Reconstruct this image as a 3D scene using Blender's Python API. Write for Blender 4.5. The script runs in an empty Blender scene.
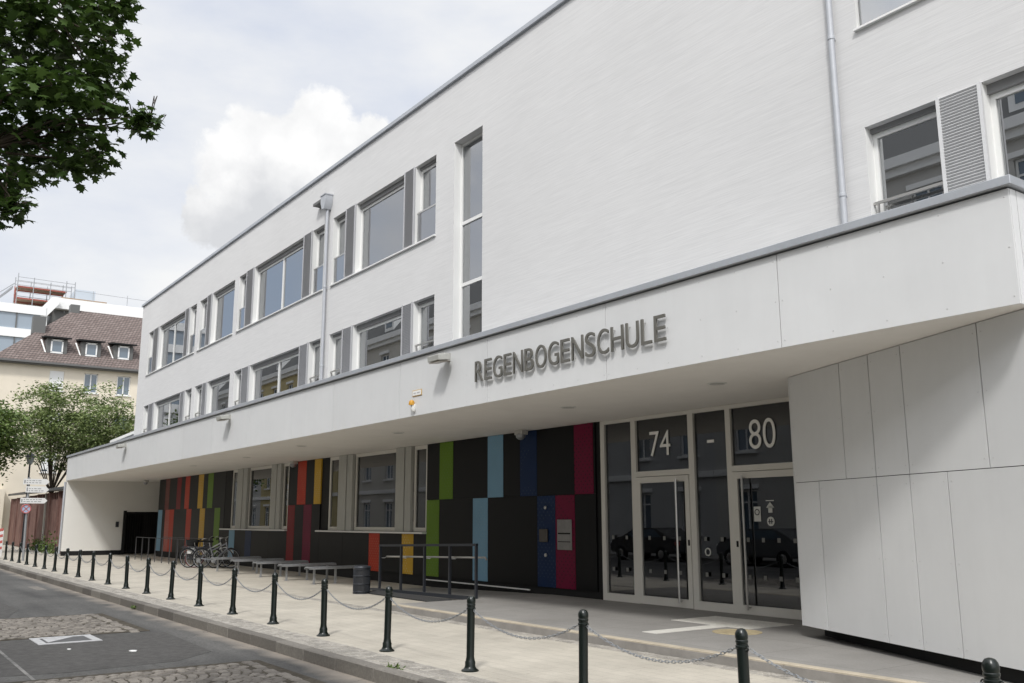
import bpy, bmesh, math, random
from mathutils import Vector, Matrix
random.seed(7)
S = bpy.context.scene
C = S.collection
PI = math.pi
# ------------------------------------------------------------------ materials
def mat(name, col, rough=0.6, spec=0.5, metal=0.0, var=0.0, vscale=3.0, bump=0.0, bscale=40.0, stretch=(1, 1, 1), dirt=None):
    m = bpy.data.materials.new(name); m.use_nodes = True
    nt = m.node_tree; b = nt.nodes['Principled BSDF']
    b.inputs['Base Color'].default_value = (*col, 1); b.inputs['Roughness'].default_value = rough
    b.inputs['Specular IOR Level'].default_value = spec; b.inputs['Metallic'].default_value = metal
    if var or bump:
        g = nt.nodes.new('ShaderNodeTexCoord'); mp = nt.nodes.new('ShaderNodeMapping')
        mp.inputs['Scale'].default_value = stretch
        nt.links.new(g.outputs['Object'], mp.inputs['Vector'])
    if var:
        n = nt.nodes.new('ShaderNodeTexNoise'); n.inputs['Scale'].default_value = vscale; n.inputs['Detail'].default_value = 6
        n.inputs['Roughness'].default_value = 0.65
        nt.links.new(mp.outputs[0], n.inputs['Vector'])
        r = nt.nodes.new('ShaderNodeMapRange'); r.inputs['From Min'].default_value = .3; r.inputs['From Max'].default_value = .7
        nt.links.new(n.outputs['Fac'], r.inputs['Value'])
        x = nt.nodes.new('ShaderNodeMix'); x.data_type = 'RGBA'
        d = dirt or tuple(c * (1 - var) for c in col)
        x.inputs['A'].default_value = (*d, 1); x.inputs['B'].default_value = (*[min(1, c * (1 + var * .5)) for c in col], 1)
        nt.links.new(r.outputs[0], x.inputs['Factor']); nt.links.new(x.outputs['Result'], b.inputs['Base Color'])
    if bump:
        n2 = nt.nodes.new('ShaderNodeTexNoise'); n2.inputs['Scale'].default_value = bscale; n2.inputs['Detail'].default_value = 5
        nt.links.new(mp.outputs[0], n2.inputs['Vector'])
        bp = nt.nodes.new('ShaderNodeBump'); bp.inputs['Strength'].default_value = bump; bp.inputs['Distance'].default_value = .02
        nt.links.new(n2.outputs['Fac'], bp.inputs['Height']); nt.links.new(bp.outputs[0], b.inputs['Normal'])
    return m
def N(m, t, **kw):
    n = m.node_tree.nodes.new(t)
    for k, v in kw.items():
        if hasattr(n, k): setattr(n, k, v)
        else: n.inputs[k.replace('_', ' ')].default_value = v
    return n
def L(m, a, b): m.node_tree.links.new(a, b)
def glass(name, tint, ior, rough=0.0, wob=0.0):
    m = bpy.data.materials.new(name); m.use_nodes = True; nt = m.node_tree; nt.nodes.clear()
    o = N(m, 'ShaderNodeOutputMaterial'); mx = N(m, 'ShaderNodeMixShader'); f = N(m, 'ShaderNodeFresnel', IOR=ior)
    t = N(m, 'ShaderNodeBsdfTransparent', Color=(*tint, 1)); g = N(m, 'ShaderNodeBsdfGlossy', Color=(.95, .97, 1, 1), Roughness=rough)
    ge = N(m, 'ShaderNodeNewGeometry')
    # the same reflectance from the front and from behind
    L(m, f.outputs[0], mx.inputs[0]); L(m, t.outputs[0], mx.inputs[1]); L(m, g.outputs[0], mx.inputs[2]); L(m, mx.outputs[0], o.inputs[0])
    if wob:
        tc = N(m, 'ShaderNodeTexCoord'); n = N(m, 'ShaderNodeTexNoise', Scale=.7, Detail=1.0); bp = N(m, 'ShaderNodeBump', Strength=wob, Distance=.02)
        L(m, tc.outputs['Object'], n.inputs['Vector']); L(m, n.outputs[0], bp.inputs['Height'])
        L(m, bp.outputs[0], g.inputs['Normal']); L(m, bp.outputs[0], f.inputs['Normal'])
    return m
M = {}
def plaster():
    m = mat('white_plaster', (.69, .695, .69), .9, .2)
    nt = m.node_tree; b = nt.nodes['Principled BSDF']
    tc = N(m, 'ShaderNodeTexCoord'); mp = N(m, 'ShaderNodeMapping'); mp.inputs['Scale'].default_value = (.8, .8, 40)
    mp.inputs['Rotation'].default_value = (0, .004, 0)
    L(m, tc.outputs['Object'], mp.inputs['Vector'])
    n = N(m, 'ShaderNodeTexNoise', Scale=1.7, Detail=9.0, Roughness=.72); L(m, mp.outputs[0], n.inputs['Vector'])
    n2 = N(m, 'ShaderNodeTexNoise', Scale=.35, Detail=4.0); L(m, tc.outputs['Object'], n2.inputs['Vector'])
    cr = N(m, 'ShaderNodeMapRange'); cr.inputs['From Min'].default_value = .3; cr.inputs['From Max'].default_value = .65
    L(m, n.outputs['Fac'], cr.inputs['Value'])
    x = N(m, 'ShaderNodeMix', data_type='RGBA'); x.inputs['A'].default_value = (.59, .585, .58, 1); x.inputs['B'].default_value = (.705, .70, .692, 1)
    L(m, cr.outputs[0], x.inputs['Factor'])
    y = N(m, 'ShaderNodeMix', data_type='RGBA', blend_type='MULTIPLY'); y.inputs['Factor'].default_value = .12
    L(m, x.outputs['Result'], y.inputs['A']); L(m, n2.outputs['Fac'], y.inputs['B']); L(m, y.outputs['Result'], b.inputs['Base Color'])
    bp = N(m, 'ShaderNodeBump', Strength=.35, Distance=.006); L(m, n.outputs['Fac'], bp.inputs['Height']); L(m, bp.outputs[0], b.inputs['Normal'])
    return m
M['plaster'] = plaster()
M['cladding'] = mat('white_cladding', (.645, .65, .65), .5, .4, var=.05, vscale=.7)
def panel_tone(m):
    b = m.node_tree.nodes['Principled BSDF']; src = b.inputs['Base Color'].links[0].from_socket
    oi = N(m, 'ShaderNodeObjectInfo'); mr = N(m, 'ShaderNodeMapRange'); mr.inputs['To Min'].default_value = .975; mr.inputs['To Max'].default_value = 1.02; L(m, oi.outputs['Random'], mr.inputs['Value'])
    tc = N(m, 'ShaderNodeTexCoord'); mp = N(m, 'ShaderNodeMapping'); mp.inputs['Scale'].default_value = (5, 5, .35); L(m, tc.outputs['Object'], mp.inputs['Vector'])
    n = N(m, 'ShaderNodeTexNoise', Scale=1.5, Detail=5.0); L(m, mp.outputs[0], n.inputs['Vector']); m2 = N(m, 'ShaderNodeMapRange'); m2.inputs['From Min'].default_value = .35; m2.inputs['From Max'].default_value = .62; m2.inputs['To Min'].default_value = .985; m2.inputs['To Max'].default_value = 1.0; L(m, n.outputs['Fac'], m2.inputs['Value'])
    mu = N(m, 'ShaderNodeMath', operation='MULTIPLY'); L(m, mr.outputs[0], mu.inputs[0]); L(m, m2.outputs[0], mu.inputs[1])
    x = N(m, 'ShaderNodeMix', data_type='RGBA', blend_type='MULTIPLY'); x.inputs['Factor'].default_value = 1; L(m, src, x.inputs['A']); L(m, mu.outputs[0], x.inputs['B']); L(m, x.outputs['Result'], b.inputs['Base Color'])
panel_tone(M['cladding'])
M['soffit'] = mat('soffit_plaster', (.8, .775, .74), .9, .2, var=.05, vscale=1.2)
M['endwall'] = mat('endwall_plaster', (.78, .765, .72), .9, .2, var=.04, vscale=.6, bump=.15, bscale=60)
M['zinc'] = mat('zinc_coping', (.42, .44, .47), .5, .5, .3, var=.1, vscale=2)
M['pipe'] = mat('zinc_pipe', (.44, .455, .48), .5, .5, .15, var=.08, vscale=5)
M['frame'] = mat('white_frame', (.74, .74, .72), .4, .5)
M['doorframe'] = mat('door_frame_paint', (.64, .62, .57), .4, .5)
M['reveal'] = mat('white_reveal', (.8, .8, .78), .8, .3)
M['shutter'] = mat('grey_shutter', (.5, .5, .51), .5, .5, .2)
M['louvre'] = mat('louvre_grey', (.62, .62, .62), .5); M['shutter_light'] = mat('light_shutter', (.42, .42, .39), .5, .5, .1, var=.08, vscale=9, stretch=(1, 1, .3))
M['midgrey'] = mat('mid_grey', (.22, .22, .22), .6); M['darkbox'] = mat('dark_box', (.12, .12, .115), .6)
M['black'] = mat('black_plinth', (.012, .012, .012), .7, .3)
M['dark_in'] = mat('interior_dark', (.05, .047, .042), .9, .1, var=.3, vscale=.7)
M['inner'] = mat('interior_paint', (.5, .5, .48), .9, .1)
M['curtain'] = mat('curtain_cloth', (.7, .69, .65), .9, .1)
M['steel'] = mat('stainless', (.55, .54, .52), .3, .5, .9)
M['galv'] = mat('galvanised', (.36, .37, .38), .5, .5, .5, var=.15, vscale=12)
M['darksteel'] = mat('anthracite_steel', (.03, .034, .042), .45, .5, .2)
M['letter'] = mat('bronze_letter', (.15, .145, .128), .5, .5, .3)
M['white'] = mat('white_paint', (.8, .8, .78), .5)
M['gl_up'] = glass('upper_glass', (.55, .58, .6), 4.6, wob=.012)
M['gl_guard'] = glass('guard_glass', (.85, .88, .9), 1.7)
M['gl_dn'] = glass('ground_glass', (.45, .46, .45), 1.88, wob=.01)
M['gl_far'] = mat('far_glass', (.12, .16, .2), .05, 1.0)
def panel_mat(name, col, dots=0.0, dotcol=(.5, .5, .5), base=None):
    """laminate panel with a perforated dot grid whose density fades in noise and height"""
    m = mat(name, col, .45, .16); b = m.node_tree.nodes['Principled BSDF']
    tc = N(m, 'ShaderNodeTexCoord'); n = N(m, 'ShaderNodeTexNoise', Scale=1.5, Detail=3.0); L(m, tc.outputs['Object'], n.inputs['Vector'])
    x = N(m, 'ShaderNodeMix', data_type='RGBA'); x.inputs['A'].default_value = (*[c * .86 for c in col], 1); x.inputs['B'].default_value = (*[min(1, c * 1.12) for c in col], 1)
    L(m, n.outputs['Fac'], x.inputs['Factor']); out = x.outputs['Result']
    if dots:
        mp = N(m, 'ShaderNodeMapping'); mp.inputs['Rotation'].default_value = (0, PI / 4, 0); mp.inputs['Scale'].default_value = (10.5,) * 3
        L(m, tc.outputs['Object'], mp.inputs['Vector'])
        sp = N(m, 'ShaderNodeSeparateXYZ'); L(m, mp.outputs[0], sp.inputs[0])
        ds = []
        for k in ('X', 'Z'):
            f = N(m, 'ShaderNodeMath', operation='FRACT'); L(m, sp.outputs[k], f.inputs[0])
            s = N(m, 'ShaderNodeMath', operation='SUBTRACT'); L(m, f.outputs[0], s.inputs[0]); s.inputs[1].default_value = .5
            p = N(m, 'ShaderNodeMath', operation='MULTIPLY'); L(m, s.outputs[0], p.inputs[0]); L(m, s.outputs[0], p.inputs[1]); ds.append(p)
        a = N(m, 'ShaderNodeMath', operation='ADD'); L(m, ds[0].outputs[0], a.inputs[0]); L(m, ds[1].outputs[0], a.inputs[1])
        lt = N(m, 'ShaderNodeMath', operation='LESS_THAN'); L(m, a.outputs[0], lt.inputs[0]); lt.inputs[1].default_value = .035
        n2 = N(m, 'ShaderNodeTexNoise', Scale=1.1, Detail=1.0); L(m, tc.outputs['Object'], n2.inputs['Vector'])
        g = N(m, 'ShaderNodeMath', operation='GREATER_THAN'); L(m, n2.outputs['Fac'], g.inputs[0]); g.inputs[1].default_value = 1 - dots
        mu = N(m, 'ShaderNodeMath', operation='MULTIPLY'); L(m, lt.outputs[0], mu.inputs[0]); L(m, g.outputs[0], mu.inputs[1])
        y = N(m, 'ShaderNodeMix', data_type='RGBA'); L(m, mu.outputs[0], y.inputs['Factor']); L(m, out, y.inputs['A']); y.inputs['B'].default_value = (*dotcol, 1)
        out = y.outputs['Result']
    L(m, out, b.inputs['Base Color'])
    return m
PC = {'dark': panel_mat('anthracite_laminate', (.006, .006, .0065)),
      'maroon': panel_mat('maroon_laminate', (.15, .04, .035), .52, (.22, .13, .1)),
      'darkred': panel_mat('dark_red_laminate', (.2, .01, .014), .5, (.06, .04, .035)),
      'crimson': panel_mat('crimson_laminate', (.15, .004, .032), .55, (.05, .008, .02)),
      'red': panel_mat('red_laminate', (.46, .042, .018), .5, (.45, .12, .06)),
      'salmon': panel_mat('salmon_laminate', (.42, .1, .075), .56, (.36, .24, .2)),
      'yellow': panel_mat('yellow_laminate', (.56, .34, .035), .5, (.55, .42, .2)),
      'green': panel_mat('green_laminate', (.115, .215, .015), .5, (.13, .22, .04)),
      'blue': panel_mat('light_blue_laminate', (.19, .35, .48), .48, (.23, .37, .47)),
      'navy': panel_mat('navy_laminate', (.006, .021, .07), .52, (.025, .045, .085)),
      }
# ------------------------------------------------------------------ mesh helpers
class MB:
    def __init__(s): s.bm = bmesh.new()
    def box(s, x0, x1, y0, y1, z0, z1, rot=None, bev=0):
        r = bmesh.ops.create_cube(s.bm, size=1.0); vs = r['verts']
        c = Vector(((x0 + x1) / 2, (y0 + y1) / 2, (z0 + z1) / 2)); d = Vector((abs(x1 - x0), abs(y1 - y0), abs(z1 - z0)))
        for v in vs:
            p = Vector((v.co.x * d.x, v.co.y * d.y, v.co.z * d.z))
            if rot is not None: p = rot @ p
            v.co = p + c
        if bev:
            es = list({e for v in vs for e in v.link_edges})
            bmesh.ops.bevel(s.bm, geom=es, offset=bev, segments=1, affect='EDGES')
        return s
    def tube(s, pts, r, n=8, cap=True, r2=None):
        """swept round tube along points"""
        pts = [Vector(p) for p in pts]; rings = []
        up = None
        for i, p in enumerate(pts):
            d = (pts[min(i + 1, len(pts) - 1)] - pts[max(i - 1, 0)]).normalized()
            if up is None or abs(d.dot(up)) > .99:
                up = Vector((0, 0, 1)) if abs(d.z) < .9 else Vector((1, 0, 0))
            a = d.cross(up).normalized(); b = d.cross(a); up = up if abs(d.dot(up)) < .99 else a
            rr = r if r2 is None else r + (r2 - r) * i / (len(pts) - 1)
            rings.append([s.bm.verts.new(p + a * math.cos(2 * PI * k / n) * rr + b * math.sin(2 * PI * k / n) * rr) for k in range(n)])
        for q, w in zip(rings, rings[1:]):
            for k in range(n): s.bm.faces.new((q[k], q[(k + 1) % n], w[(k + 1) % n], w[k]))
        if cap: s.bm.faces.new(rings[0][::-1]); s.bm.faces.new(rings[-1])
        return s
    def ring(s, c, axis, R, r, n=24, m=6):
        c = Vector(c); ax = Vector(axis).normalized(); a = ax.orthogonal().normalized(); b = ax.cross(a); rr = []
        for i in range(n):
            t = 2 * PI * i / n; d = a * math.cos(t) + b * math.sin(t)
            rr.append([s.bm.verts.new(c + d * (R + r * math.cos(2 * PI * k / m)) + ax * r * math.sin(2 * PI * k / m)) for k in range(m)])
        for i in range(n):
            q, w = rr[i], rr[(i + 1) % n]
            for k in range(m): s.bm.faces.new((q[k], q[(k + 1) % m], w[(k + 1) % m], w[k]))
        return s
    def lathe(s, c, prof, n=16, axis=None):
        c = Vector(c); rr = []
        ax = Vector(axis or (0, 0, 1)).normalized(); a = ax.orthogonal().normalized(); b = ax.cross(a)
        for r, z in prof: rr.append([s.bm.verts.new(c + a * r * math.cos(2 * PI * k / n) + b * r * math.sin(2 * PI * k / n) + ax * z) for k in range(n)])
        for q, w in zip(rr, rr[1:]):
            for k in range(n): s.bm.faces.new((q[k], q[(k + 1) % n], w[(k + 1) % n], w[k]))
        s.bm.faces.new(rr[0][::-1]); s.bm.faces.new(rr[-1])
        return s
    def quad(s, *p):
        s.bm.faces.new([s.bm.verts.new(Vector(q)) for q in p]); return s
    def prism(s, pts, v):
        """polygon pts extruded by vector v"""
        v = Vector(v); a = [s.bm.verts.new(Vector(p)) for p in pts]; b = [s.bm.verts.new(Vector(p) + v) for p in pts]
        s.bm.faces.new(a); s.bm.faces.new(b[::-1]); n = len(a)
        for i in range(n): s.bm.faces.new((a[i], b[i], b[(i + 1) % n], a[(i + 1) % n]))
        return s
    def done(s, name, m, parent=None, smooth=False, fix=True, **props):
        if fix: bmesh.ops.recalc_face_normals(s.bm, faces=s.bm.faces)
        me = bpy.data.meshes.new(name); s.bm.to_mesh(me); s.bm.free()
        if smooth:
            for p in me.polygons: p.use_smooth = True
        me.set_sharp_from_angle(angle=math.radians(32))
        me.materials.append(m if not isinstance(m, str) else M[m])
        o = bpy.data.objects.new(name, me); C.objects.link(o)
        put(o, parent)
        for k, v in props.items(): o[k] = v
        return o
def wloc(o):
    v = Vector((0, 0, 0))
    while o: v += o.location; o = o.parent
    return v
def put(o, parent):
    if parent is not None:
        o.parent = parent; o.location = -wloc(parent)
def thing(name, loc, label, cat, group=None):
    o = bpy.data.objects.new(name, None); C.objects.link(o); o.location = loc; o.empty_display_size = .3
    tag(o, label, cat, group); return o
def tag(o, label, cat, group=None):
    o['label'] = label; o['category'] = cat
    if group: o['group'] = group
    return o
def struct(o): o['kind'] = 'structure'; return o
def copy_tree(o, parent=None):
    c = o.copy(); C.objects.link(c); c.parent = parent
    for ch in list(o.children): copy_tree(ch, c)
    return c
def holed(mb, x0, x1, z0, z1, holes, yf, yb, flip=None):
    """wall slab x0..x1, z0..z1 between y=yf (front) and y=yb with real rectangular openings"""
    def P(x, y, z): return (x, y, z) if flip is None else flip(x, y, z)
    xs = sorted({x0, x1, *[h[0] for h in holes], *[h[1] for h in holes]}); zs = sorted({z0, z1, *[h[2] for h in holes], *[h[3] for h in holes]})
    xs = [x for x in xs if x0 <= x <= x1]; zs = [z for z in zs if z0 <= z <= z1]
    def solid(x, z): return not any(h[0] < x < h[1] and h[2] < z < h[3] for h in holes)
    g = [[solid((a + b) / 2, (c + d) / 2) for c, d in zip(zs, zs[1:])] for a, b in zip(xs, xs[1:])]
    nx, nz = len(xs) - 1, len(zs) - 1
    for i in range(nx):
        for j in range(nz):
            if not g[i][j]: continue
            a, b, c, d = xs[i], xs[i + 1], zs[j], zs[j + 1]
            mb.quad(P(a, yf, c), P(b, yf, c), P(b, yf, d), P(a, yf, d)); mb.quad(P(a, yb, c), P(a, yb, d), P(b, yb, d), P(b, yb, c))
            if i == 0 or not g[i - 1][j]: mb.quad(P(a, yf, c), P(a, yf, d), P(a, yb, d), P(a, yb, c))
            if i == nx - 1 or not g[i + 1][j]: mb.quad(P(b, yf, c), P(b, yb, c), P(b, yb, d), P(b, yf, d))
            if j == 0 or not g[i][j - 1]: mb.quad(P(a, yf, c), P(a, yb, c), P(b, yb, c), P(b, yf, c))
            if j == nz - 1 or not g[i][j + 1]: mb.quad(P(a, yf, d), P(b, yf, d), P(b, yb, d), P(a, yb, d))
    bmesh.ops.remove_doubles(mb.bm, verts=mb.bm.verts, dist=1e-4)
    return mb
# ------------------------------------------------------------------ ground
CF, W, G = 8.6, 10.8, 12.2
KY = 5.05
def asphalt():
    m = mat('asphalt', (.07, .068, .065), .85, .3); b = m.node_tree.nodes['Principled BSDF']
    tc = N(m, 'ShaderNodeTexCoord'); fine = N(m, 'ShaderNodeTexNoise', Scale=26.0, Detail=9.0, Roughness=.85); L(m, tc.outputs['Object'], fine.inputs['Vector'])
    big = N(m, 'ShaderNodeTexNoise', Scale=.35, Detail=6.0, Roughness=.6); L(m, tc.outputs['Object'], big.inputs['Vector'])
    mp = N(m, 'ShaderNodeMapping'); mp.inputs['Scale'].default_value = (.12, 1.6, 1); L(m, tc.outputs['Object'], mp.inputs['Vector'])
    st = N(m, 'ShaderNodeTexNoise', Scale=1.2, Detail=5.0); L(m, mp.outputs[0], st.inputs['Vector'])
    a = N(m, 'ShaderNodeMath', operation='ADD'); L(m, big.outputs['Fac'], a.inputs[0]); L(m, st.outputs['Fac'], a.inputs[1])
    r = N(m, 'ShaderNodeMapRange'); r.inputs['From Min'].default_value = .75; r.inputs['From Max'].default_value = 1.25; L(m, a.outputs[0], r.inputs['Value'])
    x = N(m, 'ShaderNodeMix', data_type='RGBA'); x.inputs['A'].default_value = (.06, .059, .057, 1); x.inputs['B'].default_value = (.115, .112, .106, 1); L(m, r.outputs[0], x.inputs['Factor'])
    r2 = N(m, 'ShaderNodeMapRange'); r2.inputs['From Min'].default_value = .35; r2.inputs['From Max'].default_value = .7; r2.inputs['To Min'].default_value = .5; r2.inputs['To Max'].default_value = 1.5; L(m, fine.outputs['Fac'], r2.inputs['Value'])
    y = N(m, 'ShaderNodeMix', data_type='RGBA', blend_type='MULTIPLY'); y.inputs['Factor'].default_value = 1; L(m, x.outputs['Result'], y.inputs['A']); L(m, r2.outputs[0], y.inputs['B'])
    # pale grit washed along the kerb
    sp = N(m, 'ShaderNodeSeparateXYZ'); L(m, tc.outputs['Object'], sp.inputs[0])
    nn = N(m, 'ShaderNodeTexNoise', Scale=1.4, Detail=5.0); L(m, tc.outputs['Object'], nn.inputs['Vector'])
    mul = N(m, 'ShaderNodeMath', operation='MULTIPLY_ADD'); L(m, nn.outputs['Fac'], mul.inputs[0]); mul.inputs[1].default_value = .7; L(m, sp.outputs['Y'], mul.inputs[2])
    rk = N(m, 'ShaderNodeMapRange'); rk.inputs['From Min'].default_value = KY + .02; rk.inputs['From Max'].default_value = KY + .42; L(m, mul.outputs[0], rk.inputs['Value'])
    z = N(m, 'ShaderNodeMix', data_type='RGBA'); L(m, rk.outputs[0], z.inputs['Factor']); L(m, y.outputs['Result'], z.inputs['A']); z.inputs['B'].default_value = (.27, .235, .195, 1)
    # cracks
    vo = N(m, 'ShaderNodeTexVoronoi', feature='DISTANCE_TO_EDGE', Scale=.32); 
    wv = N(m, 'ShaderNodeMix', data_type='RGBA', blend_type='LINEAR_LIGHT'); wv.inputs['Factor'].default_value = .35
    L(m, tc.outputs['Object'], wv.inputs['A']); L(m, nn.outputs['Color'], wv.inputs['B']); L(m, wv.outputs['Result'], vo.inputs['Vector'])
    lt = N(m, 'ShaderNodeMath', operation='LESS_THAN'); L(m, vo.outputs['Distance'], lt.inputs[0]); lt.inputs[1].default_value = .0022
    k = N(m, 'ShaderNodeMix', data_type='RGBA'); k.inputs['B'].default_value = (.05, .048, .045, 1); L(m, z.outputs['Result'], k.inputs['A'])
    h = N(m, 'ShaderNodeMath', operation='MULTIPLY'); L(m, lt.outputs[0], h.inputs[0]); h.inputs[1].default_value = .6; L(m, h.outputs[0], k.inputs['Factor'])
    L(m, k.outputs['Result'], b.inputs['Base Color'])
    bp = N(m, 'ShaderNodeBump', Strength=.5, Distance=.006); L(m, fine.outputs['Fac'], bp.inputs['Height']); L(m, bp.outputs[0], b.inputs['Normal'])
    return m
M['asphalt'] = asphalt()
def paving(name, c1, c2, joint, bw, bh, off=.5, jw=.006, grain=.1):
    m = mat(name, c1, .85, .25); b = m.node_tree.nodes['Principled BSDF']
    tc = N(m, 'ShaderNodeTexCoord'); br = N(m, 'ShaderNodeTexBrick', offset=off); br.inputs['Scale'].default_value = 1
    br.inputs['Color1'].default_value = (*c1, 1); br.inputs['Color2'].default_value = (*c2, 1); br.inputs['Mortar'].default_value = (*joint, 1)
    br.inputs['Mortar Size'].default_value = jw; br.inputs['Brick Width'].default_value = bw; br.inputs['Row Height'].default_value = bh; br.inputs['Mortar Smooth'].default_value = .3
    L(m, tc.outputs['Object'], br.inputs['Vector'])
    big = N(m, 'ShaderNodeTexNoise', Scale=.9, Detail=7.0, Roughness=.65); L(m, tc.outputs['Object'], big.inputs['Vector'])
    fine = N(m, 'ShaderNodeTexNoise', Scale=45.0, Detail=5.0, Roughness=.75); L(m, tc.outputs['Object'], fine.inputs['Vector'])
    a = N(m, 'ShaderNodeMapRange'); a.inputs['From Min'].default_value = .3; a.inputs['From Max'].default_value = .7; a.inputs['To Min'].default_value = .84; a.inputs['To Max'].default_value = 1.1; L(m, big.outputs['Fac'], a.inputs['Value'])
    f = N(m, 'ShaderNodeMapRange'); f.inputs['From Min'].default_value = .3; f.inputs['From Max'].default_value = .7; f.inputs['To Min'].default_value = 1 - grain; f.inputs['To Max'].default_value = 1 + grain; L(m, fine.outputs['Fac'], f.inputs['Value'])
    mu = N(m, 'ShaderNodeMath', operation='MULTIPLY'); L(m, a.outputs[0], mu.inputs[0]); L(m, f.outputs[0], mu.inputs[1])
    y = N(m, 'ShaderNodeMix', data_type='RGBA', blend_type='MULTIPLY'); y.inputs['Factor'].default_value = 1; L(m, br.outputs['Color'], y.inputs['A']); L(m, mu.outputs[0], y.inputs['B'])
    vg = N(m, 'ShaderNodeTexVoronoi', Scale=2.3); L(m, tc.outputs['Object'], vg.inputs['Vector']); lg = N(m, 'ShaderNodeMath', operation='LESS_THAN'); L(m, vg.outputs['Distance'], lg.inputs[0]); lg.inputs[1].default_value = .055
    sn = N(m, 'ShaderNodeTexNoise', Scale=.55, Detail=8.0, Roughness=.7); L(m, tc.outputs['Object'], sn.inputs['Vector']); sr = N(m, 'ShaderNodeMapRange'); sr.inputs['From Min'].default_value = .56; sr.inputs['From Max'].default_value = .68; sr.inputs['To Max'].default_value = .2; L(m, sn.outputs['Fac'], sr.inputs['Value'])
    gm_ = N(m, 'ShaderNodeMath', operation='MULTIPLY_ADD'); L(m, lg.outputs[0], gm_.inputs[0]); gm_.inputs[1].default_value = .3; L(m, sr.outputs[0], gm_.inputs[2])
    w_ = N(m, 'ShaderNodeMix', data_type='RGBA'); L(m, gm_.outputs[0], w_.inputs['Factor']); L(m, y.outputs['Result'], w_.inputs['A']); w_.inputs['B'].default_value = (.14, .125, .105, 1)
    L(m, w_.outputs['Result'], b.inputs['Base Color'])
    bp = N(m, 'ShaderNodeBump', Strength=.4, Distance=.004); L(m, br.outputs['Fac'], bp.inputs['Height']); bp.invert = True; L(m, bp.outputs[0], b.inputs['Normal'])
    return m
M['paving'] = paving('beige_paving', (.46, .425, .36), (.428, .395, .334), (.36, .33, .28), .3, .2, .5, .006)
M['slab'] = paving('grey_slabs', (.27, .26, .243), (.248, .238, .222), (.16, .152, .142), 1.5, 1.25, .0, .006)
M['edge'] = mat('sandy_edge', (.44, .385, .3), .85, .2, var=.2, vscale=3, bump=.2)
M['riser'] = mat('concrete_riser', (.27, .255, .235), .85, .2, var=.25, vscale=2, bump=.2)
M['ground'] = mat('earth', (.16, .15, .12), .95, .1, var=.3, vscale=.2)
def gran(name, c1, c2):
    m = mat(name, c1, .75, .3); b = m.node_tree.nodes['Principled BSDF']
    ge = N(m, 'ShaderNodeNewGeometry'); tc = N(m, 'ShaderNodeTexCoord')
    n = N(m, 'ShaderNodeTexNoise', Scale=30.0, Detail=6.0, Roughness=.8); L(m, tc.outputs['Object'], n.inputs['Vector'])
    x = N(m, 'ShaderNodeMix', data_type='RGBA'); x.inputs['A'].default_value = (*c1, 1); x.inputs['B'].default_value = (*c2, 1); L(m, ge.outputs['Random Per Island'], x.inputs['Factor'])
    f = N(m, 'ShaderNodeMapRange'); f.inputs['From Min'].default_value = .3; f.inputs['From Max'].default_value = .7; f.inputs['To Min'].default_value = .7; f.inputs['To Max'].default_value = 1.25; L(m, n.outputs['Fac'], f.inputs['Value'])
    y = N(m, 'ShaderNodeMix', data_type='RGBA', blend_type='MULTIPLY'); y.inputs['Factor'].default_value = 1; L(m, x.outputs['Result'], y.inputs['A']); L(m, f.outputs[0], y.inputs['B'])
    L(m, y.outputs['Result'], b.inputs['Base Color'])
    bp = N(m, 'ShaderNodeBump', Strength=.5, Distance=.01); L(m, n.outputs['Fac'], bp.inputs['Height']); L(m, bp.outputs[0], b.inputs['Normal'])
    return m
M['kerb'] = gran('kerb_granite', (.11, .1, .088), (.2, .185, .162))
M['setts'] = gran('grey_setts', (.24, .225, .2), (.37, .345, .305))
M['cushion'] = gran('worn_setts', (.125, .112, .097), (.235, .212, .183))
struct(MB().box(-400, 300, -300, 400, -.6, -.15).done('ground', 'ground'))
struct(MB().box(-200, 60, -6.4, KY - .001, -.3, -.14).done('road', 'asphalt'))
struct(MB().box(-76, 60, KY + .17, 26, -.2, 0).done('pavement', 'paving'))
struct(MB().box(-200, 60, -9.5, -6.4, -.3, 0).done('far_pavement', 'slab'))
struct(MB().box(-200, -76, KY + .17, 7.3, -.2, 0).done('side_pavement', 'slab'))
kb = MB(); x = -110.0
while x < 20:
    l = 1.0 + random.uniform(-.03, .03); j = random.uniform(-.006, .006)
    kb.box(x + .006, x + l - .006, KY + j, KY + .168, -.3, .012 + random.uniform(-.003, .004), bev=.014); x += l
struct(kb.done('kerb', 'kerb'))
def setts(name, x0, x1, y0, y1, z, sx, sy, h, m, skew=.012):
    b = MB(); y = y0; row = 0
    while y < y1 - sy * .5:
        x = x0 - (sx * .5 if row % 2 else 0)
        while x < x1:
            w = sx * random.uniform(.8, 1.15); a, c = max(x, x0), min(x + w, x1)
            if c - a > .03:
                j = random.uniform(-skew, skew); hh = h + random.uniform(-.004, .004)
                b.box(a + .006, c - .006, y + .006 + j * .3, y + sy - .006 + j * .3, z - .05, z + hh, rot=Matrix.Rotation(random.uniform(-.03, .03), 3, 'Z'), bev=.012 if sx > .12 else .006)
            x += w
        y += sy; row += 1
    return struct(b.done(name, m))
setts('kerbside_setts', -48, 2, KY + .18, KY + .62, .0, .115, .11, .006, 'setts')
setts('drain_setts', -48, 3, 8.22, 8.43, .0, .105, .105, .006, 'setts')
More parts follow.
